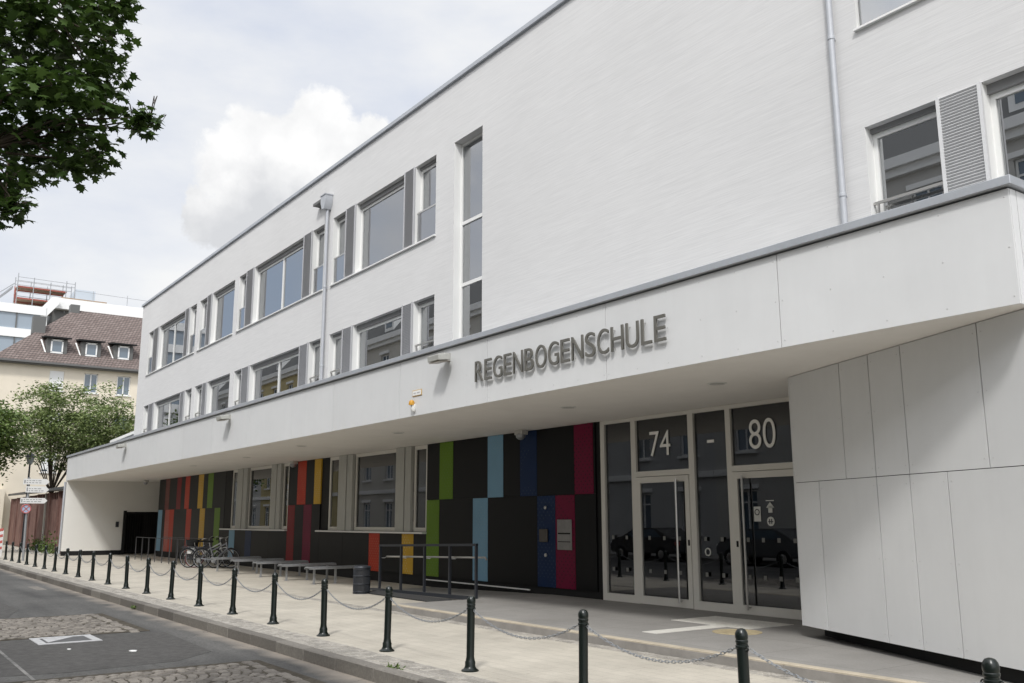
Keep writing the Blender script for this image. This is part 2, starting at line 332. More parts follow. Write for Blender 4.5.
# speed cushions of worn setts set in the road
def cushion(x0, x1, y0, y1):
    """small setts laid in fan-shaped arcs inside a border row of longer stones"""
    b = MB()
    def stone(cx, cy, w, h, rot):
        if random.random() < .015: return
        dz = random.uniform(-.006, .006)
        b.box(cx - w / 2, cx + w / 2, cy - h / 2, cy + h / 2, -.2, -.119 + dz, rot=Matrix.Rotation(rot, 3, 'Z'), bev=.013)
    def ragged(cx): return .06 * math.sin(cx * 5.1) + .05 * math.sin(cx * 13.7)
    x = x0
    while x < x1:
        w = random.uniform(.17, .24)
        for yy in (y0 + .08, y1 - .08): stone(x + w / 2, yy + ragged(x) * .3, w * .9, .13, random.uniform(-.06, .06))
        x += w
    fan = 1.15; y = y0 - .4
    while y < y1 + .1:
        x = x0 + .07
        while x < x1 - .05:
            w = random.uniform(.1, .155); t = ((x - x0) % fan) / fan; dy = .3 * math.sin(PI * t); sl = math.atan(.3 * PI / fan * math.cos(PI * t)); cy = y + dy
            if y0 + .2 < cy < y1 - .2: stone(x + w / 2, cy + random.uniform(-.008, .008), w * .9, .108, sl + random.uniform(-.08, .08))
            x += w
        y += .128
    struct(b.done('sett_patch', 'cushion'))
cushion(-19.9, -16.55, 1.2, 4.15); cushion(-12.1, -8.6, 1.3, 4.45)
struct(MB().box(-20.0, -16.45, 1.15, 4.3, -.2, -.131).done('patch_bedding', mat('sandy_joint', (.085, .075, .06), .95, .1, var=.5, vscale=12)))
struct(MB().box(-12.2, -8.5, 1.25, 4.58, -.2, -.131).done('patch_bedding', bpy.data.materials['sandy_joint']))
# access cover with a pale concrete frame in the road
mc = thing('access_cover', (-16, 2.95, -.14), 'rectangular access cover with a pale frame set in the asphalt', 'access cover')
M['cover_frame'] = mat('pale_concrete', (.42, .42, .42), .8, .2, var=.25, vscale=14)
holed(MB(), -16.47, -15.55, 2.5, 3.38, [(-16.34, -15.68, 2.62, 3.26)], -.13, -.2, flip=lambda x, y, z: (x, z, y)).done('cover_frame', 'cover_frame', mc)
MB().box(-16.34, -15.68, 2.62, 3.26, -.2, -.134).done('cover_plate', mat('cast_iron', (.09, .09, .09), .6, .5, .3, var=.3, vscale=20), mc)
MB().prism([(-16.3, 2.66, -.133), (-15.76, 2.66, -.133), (-16.3, 3.1, -.133)], (0, 0, .004)).done('filled_corner', 'cover_frame', mc)
struct(MB().box(-40, -3, 1.93, 1.97, -.2, -.136).done('road_seam', mat('pale_seam', (.2, .195, .185), .9, .2, var=.5, vscale=3)))
struct(MB().box(-29.4, -27.8, 4.3, 4.55, -.2, -.136).done('road_patch', mat('pale_asphalt', (.2, .185, .165), .9, .2, var=.35, vscale=6)))
rpm = mat('dark_repair', (.078, .075, .071), .85, .3, var=.35, vscale=9, bump=.4, bscale=90)
struct(MB().prism([(-16.3, .2, -.2), (-12.9, .4, -.2), (-12.6, 2.4, -.2), (-12.75, 3.7, -.2), (-13.4, 4.35, -.2), (-16.1, 4.45, -.2), (-16.4, 3.6, -.2)], (0, 0, .0635)).done('road_repair', rpm))
struct(MB().prism([(-27.5, 1.5, -.2), (-20.6, 1.2, -.2), (-20.3, 2.7, -.2), (-22, 3.1, -.2), (-27.2, 2.9, -.2)], (0, 0, .0635)).done('road_repair', rpm))
# litter on the road
def litter(x, y, s, lab):
    b = MB(); z = -.137
    b.prism([(x, y, z), (x + s, y + s * .15, z), (x + s * 1.1, y + s * .7, z), (x + s * .4, y + s, z), (x - s * .1, y + s * .5, z)], (0, 0, .012))
    tag(b.done('paper_scrap', 'white'), lab, 'litter', 'scraps of paper on the road')
litter(-14.1, 3.42, .1, 'crumpled white paper scrap on the asphalt between the two sett patches')
litter(-9.62, 4.8, .12, 'white paper scrap lying in the gutter below the kerb')
litter(-14.8, 2.75, .05, 'tiny white paper scrap right of the access cover on the road')
# raised entrance platform
pf = MB(); pf.box(-15.85, 14, 8.57, 13.2, .0, .118); struct(pf.done('platform', 'slab'))
ek = MB(); x = -15.85
while x < 6: ek.box(x + .003, x + 1.497, 8.45, 8.568, 0, .122, bev=.008); x += 1.5
struct(ek.done('platform_edge', 'edge'))
struct(MB().box(-15.85, 6, 8.438, 8.45, 0, .1).done('platform_riser', 'riser'))
# ramp between railing and facade
rp = MB(); rp.prism([(-20.7, 10.62, -.02), (-20.7, 10.62, .0), (-15.86, 10.62, .116), (-15.86, 10.62, -.02)], (0, 1.6, 0)); struct(rp.done('ramp', 'slab'))
gm = thing('entrance_grate', (-18.6, 10.2, 0), 'dark steel grating lying in the pavement in front of the ramp railing', 'grating')
g_ = MB()
for i in range(34): g_.box(-20.3 + i * .1, -20.26 + i * .1, 9.95, 10.48, .006, .026)
g_.done('grating_bars', mat('grate_steel', (.1, .1, .1), .6, .5, .3), gm); MB().box(-20.35, -16.9, 9.92, 10.5, .001, .01).done('grating_tray', 'black', gm)
# tactile guide strips and hatch on the platform
M['tact'] = mat('tactile_white', (.62, .6, .55), .8, .2, var=.12, vscale=10)
tp = MB(); tp.box(-9.86, -9.58, 9.2, 10.62, .1, .124); tp.box(-10.72, -9.18, 10.62, 11.62, .1, .123)
for i in range(18): tp.box(-10.68 + i * .085, -10.65 + i * .085, 10.66, 11.58, .12, .129)
tag(tp.done('tactile_strip', 'tact'), 'white ribbed tactile paving strip leading to the entrance doors', 'tactile paving')
MBh = MB().lathe((-9.06, 10.24, .118), [(.34, 0), (.34, .006), (.3, .007)], 28)
hc = tag(MBh.done('round_cover', mat('sand_cover', (.42, .35, .22), .8, .2, var=.35, vscale=12)), 'round sand-coloured cover set in the platform beside the tactile strip', 'manhole cover')
# ------------------------------------------------------------------ the school
B = thing('school_building', (-25, W, 0), 'long white three-storey school with coloured ground-floor panels under a white canopy', 'building')
ZS2, ZT2, ZS1, ZT1, ZR = 8.38, 10.43, 4.86, 6.92, 11.99
# (x0, x1, kind) openings shared by both upper floors: n narrow, b big, m big with mullion
ops = [(-45.1, -44.05, 'n'), (-43.25, -39.05, 'm'), (-38.5, -37.6, 'n'), (-37.17, -36.08, 'n'), (-35.56, -32.96, 'b'),
       (-32.5, -31.6, 'n'), (-30.9, -26.45, 'm'), (-25.82, -24.96, 'n'), (-24.35, -23.4, 'n'), (-22.8, -19.93, 'b'), (-19.42, -18.4, 'n'),
       (-6.87, -5.81, 'n'), (-5.25, -2.6, 'b'), (-1.9, -.9, 'n')]
shut = [(-44.05, -43.25), (-39.05, -38.5), (-36.08, -35.56), (-31.6, -30.9), (-26.45, -25.82), (-23.4, -22.8), (-19.93, -19.42), (-5.81, -5.25), (-2.6, -1.9)]
holes = []
# each group of windows is one long recess; narrow piers are covered by shutters
for a, b_, c, d in [(0, 0, 0, 0)][:0]: pass
for x0, x1, k in ops:
    holes += [(x0, x1, ZS2, ZT2), (x0, x1, ZS1, ZT1)]
holes.append((-17.57, -16.36, 4.86, 10.44))
wl = holed(MB(), -46.6, 8, 3.62, ZR, holes, W, W + .36)
wl.done('upper_wall', 'plaster', B, fix=False)
sd = MB(); sd.box(-46.6, -46.25, W + .36, 24, 3.63, ZR); sd.box(7.65, 8, W + .36, 24, 0, ZR); sd.box(-46.6, 8, 23.7, 24, 0, ZR)
sd.done('side_wall', 'plaster', B)
MB().box(-3.95, 8, W + .001, W + .36, 0, 3.62).done('corner_wall', 'plaster', B)
MB().box(-46.6, 8, W + .02, 24, ZR - .25, ZR - .001).done('roof', 'zinc', B)
cp = MB().box(-46.66, 8.1, W - .07, W + .45, ZR, ZR + .11, bev=.006); cp.box(-46.62, 8.05, W - .02, W + .4, ZR - .02, ZR); cp.done('roof_coping', 'zinc', B)
# inside: floors, partitions, rear walls
fl = MB()
for z in (3.86, 7.5): fl.box(-46.2, 7.6, W + .37, 18, z, z + .3)
for z in (7.2, 11.0): fl.box(-46.2, 7.6, W + .6, 18, z, z + .06)
fl.done('floor_slab', 'inner', B)
pt = MB(); pt.box(-46.2, 7.6, 17.6, 17.8, 3.9, 11.6)
for x in (-37.4, -32.75, -24.65, -18.0, -15.9, -7.4, -2.2): pt.box(x - .06, x + .06, W + .37, 17.6, 3.9, 11.6)
pt.done('partition', 'inner', B)
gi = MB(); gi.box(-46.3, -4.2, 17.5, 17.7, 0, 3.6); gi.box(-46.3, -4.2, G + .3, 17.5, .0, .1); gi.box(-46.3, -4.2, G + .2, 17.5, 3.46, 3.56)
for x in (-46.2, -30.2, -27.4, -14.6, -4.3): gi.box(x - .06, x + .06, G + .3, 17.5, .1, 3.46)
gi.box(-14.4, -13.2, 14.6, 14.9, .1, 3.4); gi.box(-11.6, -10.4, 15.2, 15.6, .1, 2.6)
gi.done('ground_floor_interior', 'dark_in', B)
def window(x0, x1, z0, z1, y, gm='gl_up', mull=(), trans=(), fw=.07, name='window', fm='frame', deep=.07):
    f = MB(); f.box(x0, x0 + fw, y, y + deep, z0, z1); f.box(x1 - fw, x1, y, y + deep, z0, z1)
    f.box(x0 + fw, x1 - fw, y, y + deep, z0, z0 + fw); f.box(x0 + fw, x1 - fw, y, y + deep, z1 - fw, z1)
    for m_ in mull: f.box(m_ - .05, m_ + .05, y - .004, y + deep, z0 + fw, z1 - fw)
    for t in trans: f.box(x0 + fw, x1 - fw, y - .003, y + deep, t - .04, t + .04)
    o = f.done(name, fm, B)
    MB().box(x0 + fw - .002, x1 - fw + .002, y + .03, y + .034, z0 + fw - .002, z1 - fw + .002).done('pane', gm, o)
    return o
for fi, (z0, z1) in enumerate(((ZS2, ZT2), (ZS1, ZT1))):
    for x0, x1, k in ops:
        yy = W + .17
        o = window(x0 + .002, x1 - .002, z0 + .03, z1 - (.13 if k != 'n' else .07), yy, mull=((-41.3,) if x0 == -43.25 else (-28.6,)) if k == 'm' else ())
        # blind box over the glass
        MB().box(x0 + .002, x1 - .002, W + .12, yy + .06, z1 - (.13 if k != 'n' else .07) + .001, z1 - .002).done('blind_box', 'midgrey', o)
        
        for q in (x0 + .0015, x1 - .004): MB().box(q, q + .0025, W + .001, W + .17, z0 + .03, z1 - .001).done('reveal_lining', 'reveal', o)
        MB().box(x0 + .001, x1 - .001, W + .001, W + .17, z0 + .0005, z0 + .028).done('sill', 'frame', o)
        # light curtain or blind edge hanging inside at the left of the pane
        if k != 'n' and x0 < -10 and (fi == 0 or x0 > -30): MB().box(x0 + .1, x0 + (x1 - x0) * .24, yy + .25, yy + .28, z0 + .1, z1 - .25).done('curtain', 'curtain', o)
        if k == 'n':
            r_ = MB()
            zr = z0 + (.82 if fi == 0 else .97)
            r_.box(x0 + .002, x1 - .002, W + .06, W + .09, zr - .02, zr + .02)
            if fi: 
                r_.box(x0 + .06, x0 + .085, W + .06, W + .085, z0 + .03, zr - .02)
            r_.done('window_rail', 'steel', o)
            if fi == 0: MB().box(x0 + .02, x1 - .02, W + .07, W + .078, z0 + .06, zr - .02).done('guard_glass', 'gl_up', o)
    for a, b_ in ((-45.12, -37.58), (-37.19, -32.94), (-32.52, -24.94), (-24.37, -18.38), (-6.89, -.88)): MB().box(a, b_, W - .055, W - .0005, z0 - .03, z0 + .0).done('group_sill', 'frame', B)
    for a, b_ in shut:
        s_ = MB(); z1_ = z1 + .004; zb = z0 + .002
        # frame round many thin louvre blades
        s_.box(a - .01, a + .035, W - .045, W - .003, zb, z1_); s_.box(b_ - .035, b_ + .01, W - .045, W - .003, zb, z1_)
        n = int((z1 - z0) / .04); rr = Matrix.Rotation(math.radians(-38), 3, 'X')
        for i in range(n):
            zc = z0 + .03 + i * .04; s_.box(a + .035, b_ - .035, W - .044, W - .008, zc - .003, zc + .003, rot=rr)
        s_.box(a + .035, b_ - .035, W - .006, W - .003, zb, z1_)
        s_.done('louvre_shutter', 'shutter' if a < -10 else 'louvre', B)
so0 = window(-17.565, -16.365, 4.9, 10.43, W + .2, trans=(6.97, 8.45), fw=.06, deep=.08); MB().box(-17.5685, -17.566, W + .001, W + .2, 4.88, 10.43).done('reveal_lining', 'reveal', so0)
# lintel ledge pieces along the groups
# downpipes
def pipe(x, z0, z1, hopper):
    p = MB().tube([(x, W - .09, z0), (x, W - .09, z1)], .045, 14); z = z0 + 1.2
    while z < z1 - .3: p.lathe((x, W - .09, z), [(.047, 0), (.054, .01), (.054, .05), (.047, .06)], 14); p.box(x - .01, x + .01, W - .05, W, z + .02, z + .04); z += 2.35
    d = p.done('downpipe', 'pipe', B, smooth=False)
    if hopper:
        h = MB(); h.prism([(x - .17, W - .005, z1 + .42), (x + .17, W - .005, z1 + .42), (x + .17, W - .005, z1 + .2), (x + .07, W - .005, z1), (x - .07, W - .005, z1), (x - .17, W - .005, z1 + .2)], (0, -.24, 0))
        h.box(x - .19, x + .19, W - .265, W - .001, z1 + .42, z1 + .45); h.done('hopper_head', 'pipe', d)
        MB().box(x - .8, x - .18, W - .22, W - .002, z1 + .3, z1 + .38).done('overflow_spout', 'darkbox', d)
pipe(-24.6, 4.8, 10.75, True); pipe(-7.22, 4.8, ZR, False)
# ---- canopy
X0, X1 = -50.1, -4.03
js = [-50.1, -46.0, -42.12, -38.93, -35.98, -33.59, -30.59, -27.53, -24.46, -21.4, -19.04, -15.94, -12.85, -9.8, -6.74, X1]
for i, (a, b_) in enumerate(zip(js, js[1:])):
    p = MB(); p.box(a + .006, b_ - .006, CF, CF + .02, 3.6, 4.715)
    p.done('canopy_panel', 'cladding', B)
M['rivet'] = mat('rivet_grey', (.54, .54, .54), .5)
rv = MB()
for a, b_ in zip(js, js[1:]):
    if a < -22: continue
    n = max(2, round((b_ - a) / .62))
    for i in range(n + 1):
        xx = a + .05 + (b_ - a - .1) * i / n
        for z in (3.68, 4.15, 4.64): rv.lathe((xx, CF + .001, z), [(.009, 0), (.009, .004), (.004, .006)], 8, axis=(0, -1, 0))
rv.done('panel_rivets', 'rivet', B, kind='stuff')
pr = MB(); pr.box(X1 - .02, X1, CF + .14, W - .01, 3.6, 4.715); pr.box(X1 - .02, X1 - .001, CF + .022, CF + .13, 3.6, 4.715); pr.done('canopy_return', 'cladding', B)
cc = MB(); cc.box(X0, X1 - .03, CF + .022, W - .001, 3.63, 4.71); cc.done('canopy_core', 'black', B)
sf = MB(); sf.box(X0, X1 - .021, CF + .021, 14.4, 3.605, 3.629); sf.done('soffit', 'soffit', B)
cap = MB(); cap.box(X0 - .05, X1 + .05, CF - .06, CF + .35, 4.735, 4.825, bev=.005); cap.box(X1 - .3, X1 + .05, CF + .35, W - .001, 4.735, 4.825); cap.box(X0 - .05, X0 + .3, CF + .35, 14.2, 4.735, 4.825)
cap.done('canopy_coping', 'zinc', B)
MB().box(X0 + .3, X1 - .3, CF + .35, W - .001, 4.712, 4.76).done('canopy_roof', 'zinc', B)
MB().box(X0 + .3, -46.61, W, 14.2, 4.4, 4.76).done('canopy_roof', 'zinc', B)
MB().box(X0, X0 + .02, CF + .02, 14.2, 3.6, 4.715).done('canopy_return', 'cladding', B)
# soffit lights
for x, y in ((-12.64, 10.18), (-9.15, 10.16), (-18.6, 10.02), (-23.4, 9.7), (-28.5, 10.0), (-34, 10.0)):
    o = MB().lathe((x, y, 3.604), [(.14, 0), (.14, -.008), (.115, -.01)], 24, ).done('soffit_light', 'frame', B)
    MB().lathe((x, y, 3.593), [(.11, 0), (.11, -.003)], 24).done('lens', mat('frosted_lens', (.5, .5, .47), .4) if 'frosted_lens' not in bpy.data.materials else bpy.data.materials['frosted_lens'], o)
# end wall with gate opening
ew = holed(MB(), 8.62, 14.4, .22, 3.604, [(11.5, 13.1, .22, 2.1)], -49.9, -50.08, flip=lambda x, y, z: (y, x, z)); ew.done('end_wall', 'endwall', B)
MB().box(-50.06, -49.915, 8.64, 11.5, 0, .219).done('wall_plinth', 'black', B)
MB().box(-51.6, -46.7, 14.1, 14.35, 0, 3.6).done('passage_backdrop', 'dark_in', B); MB().box(-51.6, -51.4, 10.6, 14.1, 0, 3.6).done('passage_backdrop', 'black', B); MB().box(-51.6, -50.1, 10.6, 14.1, 2.4, 3.6).done('backdrop_ceiling', 'black', B)  # shade behind the gate put in as added black walls and ceiling
ga = MB(); gx = -49.86
ga.box(gx - .06, gx + .04, 11.36, 11.5, 0, 2.16); ga.box(gx - .03, gx + .03, 11.55, 13.1, 1.98, 2.04); ga.box(gx - .03, gx + .03, 11.55, 13.1, .1, .16)
for i in range(13): ga.box(gx - .012, gx + .012, 11.6 + i * .115, 11.625 + i * .115, .16, 1.98)
gt = ga.done('gate', 'black', B); MB().box(gx - .05, gx - .03, 12.35, 13.1, .1, 2.0).done('gate_sheet', 'black', gt)
ib = MB().box(-49.9, -49.82, 11.02, 11.16, 1.35, 1.62, bev=.01).done('intercom', 'darksteel', B)
MB().tube([(-49.98, 8.56, 0.1), (-49.98, 8.56, 3.55)], .05, 12).done('downpipe', 'pipe', B)
# white upstand of the low roof behind the canopy
an = MB(); an.prism([(-51.5, 10.85, 4.7), (-46.61, 10.85, 4.7), (-46.61, 10.85, 5.75), (-51.5, 10.85, 5.62)], (0, 3.2, 0)); an.done('low_roof_block', 'zinc', B)
MB().prism([(-51.6, 10.8, 5.64), (-46.61, 10.8, 5.76), (-46.61, 10.8, 5.9), (-51.6, 10.8, 5.78)], (0, 3.3, 0)).done('low_roof_edge', 'white', B)
# ---- ground floor facade
gholes = [(-36.2, -30.4, 1.36, 3.5), (-27.13, -21.02, 1.36, 3.5), (-14.19, -8.0, .1, 3.604)]
holed(MB(), -46.65, -7.9, 0.0, 3.604, gholes, G + .03, G + .3).done('ground_wall', 'black', B)
MB().box(-46.65, -46.4, G + .31, 14.3, 0, 3.6).done('ground_end_wall', 'dark_in', B)
def panel(x0, x1, z0, z1, c):
    names = {'maroon': 'maroon dotted panel', 'darkred': 'dark red dotted panel', 'crimson': 'crimson dotted panel', 'red': 'red panel', 'salmon': 'salmon dotted panel',
             'yellow': 'yellow panel', 'green': 'green panel', 'blue': 'light blue panel', 'navy': 'navy blue panel'}
    o = MB().box(x0 + .004, x1 - .004, G - .012 if c != 'dark' else G - .01, G + .0285, z0 + .004, z1 - .004).done('wall_panel' if c == 'dark' else 'coloured_panel', PC[c], B)
    if c != 'dark': o['label'] = names[c]
def row(x0, x1, z0, z1, cols, maxw=1.96):
    x = x0
    for a, b_, c in cols + [(x1, x1, None)]:
        while a - x > .02:
            w = (a - x) / max(1, math.ceil((a - x) / maxw)); panel(x, x + w, z0, z1, 'dark'); x += w
        if c: panel(a, b_, z0, z1, c); x = b_
ZB, ZM, ZT = .26, 2.165, 3.6
row(-46.66, -36.95, ZM, ZT, [(-45.56, -44.9, 'maroon'), (-43.7, -43.02, 'darkred'), (-42.42, -41.74, 'red'), (-40.5, -39.8, 'yellow'), (-39.2, -38.5, 'green')])
row(-46.66, -36.95, ZB, ZM, [(-46.6, -45.9, 'blue'), (-45.4, -44.68, 'salmon'), (-44.68, -43.95, 'red'), (-42.03, -41.3, 'red'), (-40.1, -39.4, 'yellow'), (-38.15, -37.45, 'green')])
row(-36.95, -30.38, ZB, 1.3, [(-36.24, -35.6, 'blue'), (-34.42, -33.78, 'navy')])
row(-30.38, -27.72, ZM, ZT, [(-29.62, -28.9, 'red'), (-28.24, -27.72, 'yellow')])
row(-30.38, -27.72, ZB, ZM, [(-30.38, -29.75, 'darkred'), (-29.03, -28.37, 'crimson')])
row(-27.72, -21.02, ZB, 1.3, [(-24.25, -23.6, 'red'), (-22.31, -21.68, 'yellow')])
row(-21.02, -14.3, ZM, ZT, [(-20.39, -19.74, 'green'), (-18.19, -17.55, 'blue'), (-16.89, -16.26, 'navy'), (-14.97, -14.36, 'crimson')], 2.3)
row(-21.02, -14.3, ZB, ZM, [(-21.02, -20.38, 'green'), (-18.82, -18.18, 'blue'), (-16.26, -15.62, 'navy'), (-15.62, -14.97, 'crimson')], 2.3)
for a, b_ in ((-37.05, -30.34), (-27.75, -21.0)): MB().box(a, b_, G - .14, G + .029, 1.305, 1.352, bev=.004).done('window_sill', 'frame', B)
MB().box(-21.0, -16.45, G - .1, G - .07, .17, .195).done('base_rail', 'frame', B)
def gwin(x0, x1): return window(x0, x1, 1.362, 3.598, G + .02, 'gl_dn', fw=.1, fm='doorframe')
for a, b_ in ((-36.2, -35.38), (-34.3, -31.85), (-30.95, -30.4), (-27.12, -26.25), (-25.3, -22.6), (-21.75, -21.02)): gwin(a, b_)
for a, b_ in ((-36.95, -36.2),): MB().box(a, b_, G + .0, G + .027, 1.36, 3.6).done('recess_panel', 'black', B)
for a, b_ in ((-35.38, -34.32), (-31.83, -30.97), (-26.24, -25.32), (-22.58, -21.77)):
    s_ = MB(); n = 10; w = (b_ - a) / n   # folded perforated leaf: shallow zig-zag
    for i in range(n):
        s_.box(a + i * w, a + (i + 1) * w - (.003 if i != 5 else .02), G - .09 + (.0 if i < 6 else .018), G - .07 + (.0 if i < 6 else .018), 1.36, 3.6)
    s_.box(a, b_, G - .06, G + .019, 1.36, 3.6)
    s_.done('folding_shutter', 'shutter_light', B)
MB().box(-25.0, -23.0, G + .5, G + 1.0, 1.4, 1.62, bev=.03).done('window_seat_box', 'white', B)
MB().lathe((-24.3, G + 1.4, 2.2), [(.02, -.25), (.26, -.22), (.3, .0), (.24, .18), (.05, .28)], 18).done('hanging_lamp', mat('pale_lamp', (.6, .58, .5), .6), B)
MB().box(-24.31, -24.29, G + 1.39, G + 1.41, 2.48, 3.46).done('lamp_cord', 'black', B)
# ---- entrance glazing
E0 = G + .02
fr = MB()
for a, b_ in ((-14.17, -14.05), (-13.27, -13.14), (-11.76, -11.63), (-10.87, -10.76), (-9.28, -9.17), (-8.12, -8.02)): fr.box(a, b_, E0, E0 + .12, .11, 3.6)
for a, b_ in ((-14.05, -13.27), (-13.14, -11.76), (-11.63, -10.87), (-10.76, -9.28), (-9.17, -8.12)):
    fr.box(a, b_, E0 + .002, E0 + .118, 3.53, 3.6)
for a, b_ in ((-14.05, -13.27), (-11.63, -10.87), (-9.17, -8.12)): fr.box(a, b_, E0 + .002, E0 + .118, .112, .26)
for a, b_ in ((-13.14, -11.76), (-10.76, -9.28)): fr.box(a, b_, E0 + .002, E0 + .118, 2.45, 2.55)
ent = fr.done('entrance_frame', 'doorframe', B)
for a, b_, c, d in ((-14.05, -13.27, .26, 3.53), (-13.14, -11.76, 2.55, 3.53), (-11.63, -10.87, .26, 3.53), (-10.76, -9.28, 2.55, 3.53), (-9.17, -8.12, .26, 3.53)):
    MB().box(a, b_, E0 + .05, E0 + .056, c, d).done('pane', 'gl_dn', ent)
for a, b_, hx, lab in ((-13.13, -11.77, -12.02, 'left glass door under the number 74'), (-10.75, -9.29, -10.48, 'right glass door under the number 80')):
    d_ = MB(); fw = .1
    d_.box(a, a + fw, E0 - .012, E0 + .06, .125, 2.44); d_.box(b_ - fw, b_, E0 - .012, E0 + .06, .125, 2.44)
    d_.box(a + fw, b_ - fw, E0 - .01, E0 + .058, 2.33, 2.44); d_.box(a + fw, b_ - fw, E0 - .01, E0 + .058, .125, .27)
    do = d_.done('door', 'doorframe', B, label=lab)
    MB().box(a + fw, b_ - fw, E0 + .02, E0 + .026, .27, 2.33).done('pane', 'gl_dn', do)
    h_ = MB().tube([(hx, E0 - .09, .2), (hx, E0 - .09, 2.38)], .018, 10)
    for z in (.24, 2.34): h_.tube([(hx, E0 - .09, z), (hx, E0 - .01, z)], .012, 8)
    h_.done('handle', 'steel', do)
    lx = b_ - .04 if hx > -12.5 and a < -12 else a + .05
    MB().box(lx - .02, lx + .02, E0 - .02, E0 - .01, 1.2, 1.3).done('lock', 'black', do)
# marks on the glass: two rows of little frosted squares and two pictogram stickers
M['frost'] = mat('frosted_film', (.2, .2, .19), .8, .2)
mk = MB()
for a, b_ in ((-14.05, -13.27), (-13.03, -11.87), (-11.63, -10.87), (-10.65, -9.39)):
    n = max(2, round((b_ - a) / .34))
    for i in range(n):
        xx = a + (b_ - a) * (i + .5) / n
        for z in (1.32, .72): mk.box(xx - .03, xx + .03, E0 + .012, E0 + .016, z - .035, z + .035)
mk.done('glass_marks', 'frost', ent, kind='stuff')
def disc(mb, x, z, r, y=E0 + .01): mb.lathe((x, y, z), [(r, 0), (r, .004)], 20, axis=(0, -1, 0))
M['stk'] = mat('sticker_white', (.6, .6, .57), .7, .2)
st = MB(); disc(st, -10.0, 1.62, .075); st.box(-10.04, -9.96, E0 + .008, E0 + .012, 1.76, 1.86); st.prism([(-10.08, E0 + .008, 1.84), (-9.92, E0 + .008, 1.84), (-10.0, E0 + .008, 1.93)], (0, .004, 0))
st.box(-10.08, -9.92, E0 + .008, E0 + .012, 1.945, 1.96); st0 = st.done('door_sticker', 'stk', ent)
q = MB(); q.box(-10.03, -10.01, E0 + .003, E0 + .0055, 1.58, 1.66); q.box(-9.99, -9.97, E0 + .003, E0 + .0055, 1.58, 1.66); q.box(-10.05, -9.95, E0 + .0035, E0 + .0057, 1.61, 1.625); q.done('sticker_print', 'darksteel', st0)
sb = MB(); sb.box(-10.34, -10.2, E0 + .008, E0 + .012, 1.62, 1.86); so = sb.done('door_sticker', 'stk', ent)
sb = MB(); sb.ring((-10.27, E0 + .006, 1.77), (0, 1, 0), .045, .008, 20, 5); sb.done('sticker_print', 'darksteel', so)
sc_ = MB(); sc_.ring((-11.42, E0 + .04, 1.1), (0, 1, 0), .06, .012, 22, 5); sc_.done('round_sticker', 'stk', ent)
# red poster glimpsed behind the left door
MB().box(-12.3, -12.0, E0 + .6, E0 + .62, 1.15, 2.1).done('red_poster', mat('dull_red', (.25, .02, .04), .7), B)
# numbers
def text_mesh(txt, x0, x1, z0, h, y, depth, name, m, parent, space=1.0, bold=0.0, sub=None):
    cu = bpy.data.curves.new('t', 'FONT'); cu.body = txt; cu.extrude = depth / 2; cu.size = 1; cu.space_character = space; cu.offset = bold
    o = bpy.data.objects.new('t', cu); C.objects.link(o); bpy.context.view_layer.update()
    dg = bpy.context.evaluated_depsgraph_get(); me = bpy.data.meshes.new_from_object(o.evaluated_get(dg))
    bpy.data.objects.remove(o)
    xs_ = [v.co.x for v in me.vertices]; ys_ = [v.co.y for v in me.vertices]
    a, b_ = min(xs_), max(xs_); c, d = min(ys_), max(ys_)
    for v in me.vertices:
        px = x0 + (v.co.x - a) / (b_ - a) * (x1 - x0); pz = z0 + (v.co.y - c) / (d - c) * h; py = y - v.co.z
        v.co = (px, py, pz)
    me.materials.clear(); me.materials.append(M[m]); r = bpy.data.objects.new(name, me); C.objects.link(r)
    bm = bmesh.new(); bm.from_mesh(me); bmesh.ops.recalc_face_normals(bm, faces=bm.faces); bm.to_mesh(me); bm.free()
    put(r, parent); return r
M['num'] = mat('number_film', (.85, .84, .8), .6, .3)
text_mesh('74', -12.78, -12.24, 2.82, .47, E0 + .035, .01, 'house_number', 'num', ent, bold=-.006)
text_mesh('80', -10.38, -9.83, 2.81, .49, E0 + .035, .01, 'house_number', 'num', ent, bold=-.006)
MB().box(-11.33, -11.17, E0 + .032, E0 + .04, 2.98, 3.03).done('number_dash', 'num', ent)
# lettering, one part per letter
word = 'REGENBOGENSCHULE'
wd = {'R': .98, 'E': .86, 'G': 1.05, 'N': 1.08, 'B': .98, 'O': 1.12, 'S': .9, 'C': .98, 'H': 1.06, 'U': 1.04, 'L': .82}
gap = .17; tot = sum(wd[c] * .8 for c in word) + gap * (len(word) - 1); k = 4.6 / tot; x = -13.15
for c in word:
    w = wd[c] * .8 * k; ov = .006 if c in 'OGSCU' else 0
    lt = text_mesh(c, x, x + w, 3.975 - ov, .355 + (2 * ov if c in 'OGSC' else ov), CF - .05, .024, 'letter', 'letter', B, bold=-.004)
    for zz in (4.02, 4.28): MB().tube([(x + .035, CF - .045, zz), (x + .035, CF, zz)], .006, 6).done('standoff', 'steel', lt)
    x += w + gap * k
# intercom and letter plate beside the doors
MB().box(-16.14, -15.86, G - .06, G - .013, 1.19, 1.46, bev=.012).done('intercom_unit', mat('dark_plate', (.09, .08, .07), .4, .5, .5), B)
lp = MB().box(-15.54, -15.06, G - .035, G - .013, 1.04, 1.66, bev=.006).done('mail_plate', mat('grey_plate', (.26, .25, .24), .4, .5, .4, var=.2, vscale=5), B)
q = MB(); q.box(-15.5, -15.1, G - .045, G - .034, 1.36, 1.39); q.box(-15.5, -15.1, G - .045, G - .034, 1.2, 1.215); q.done('mail_slot', 'black', lp)
for z in (.92, 1.91): MB().lathe((-15.95, G - .013, z), [(.04, 0), (.04, .02), (.03, .03)], 16, axis=(0, -1, 0)).done('button', 'steel', B)
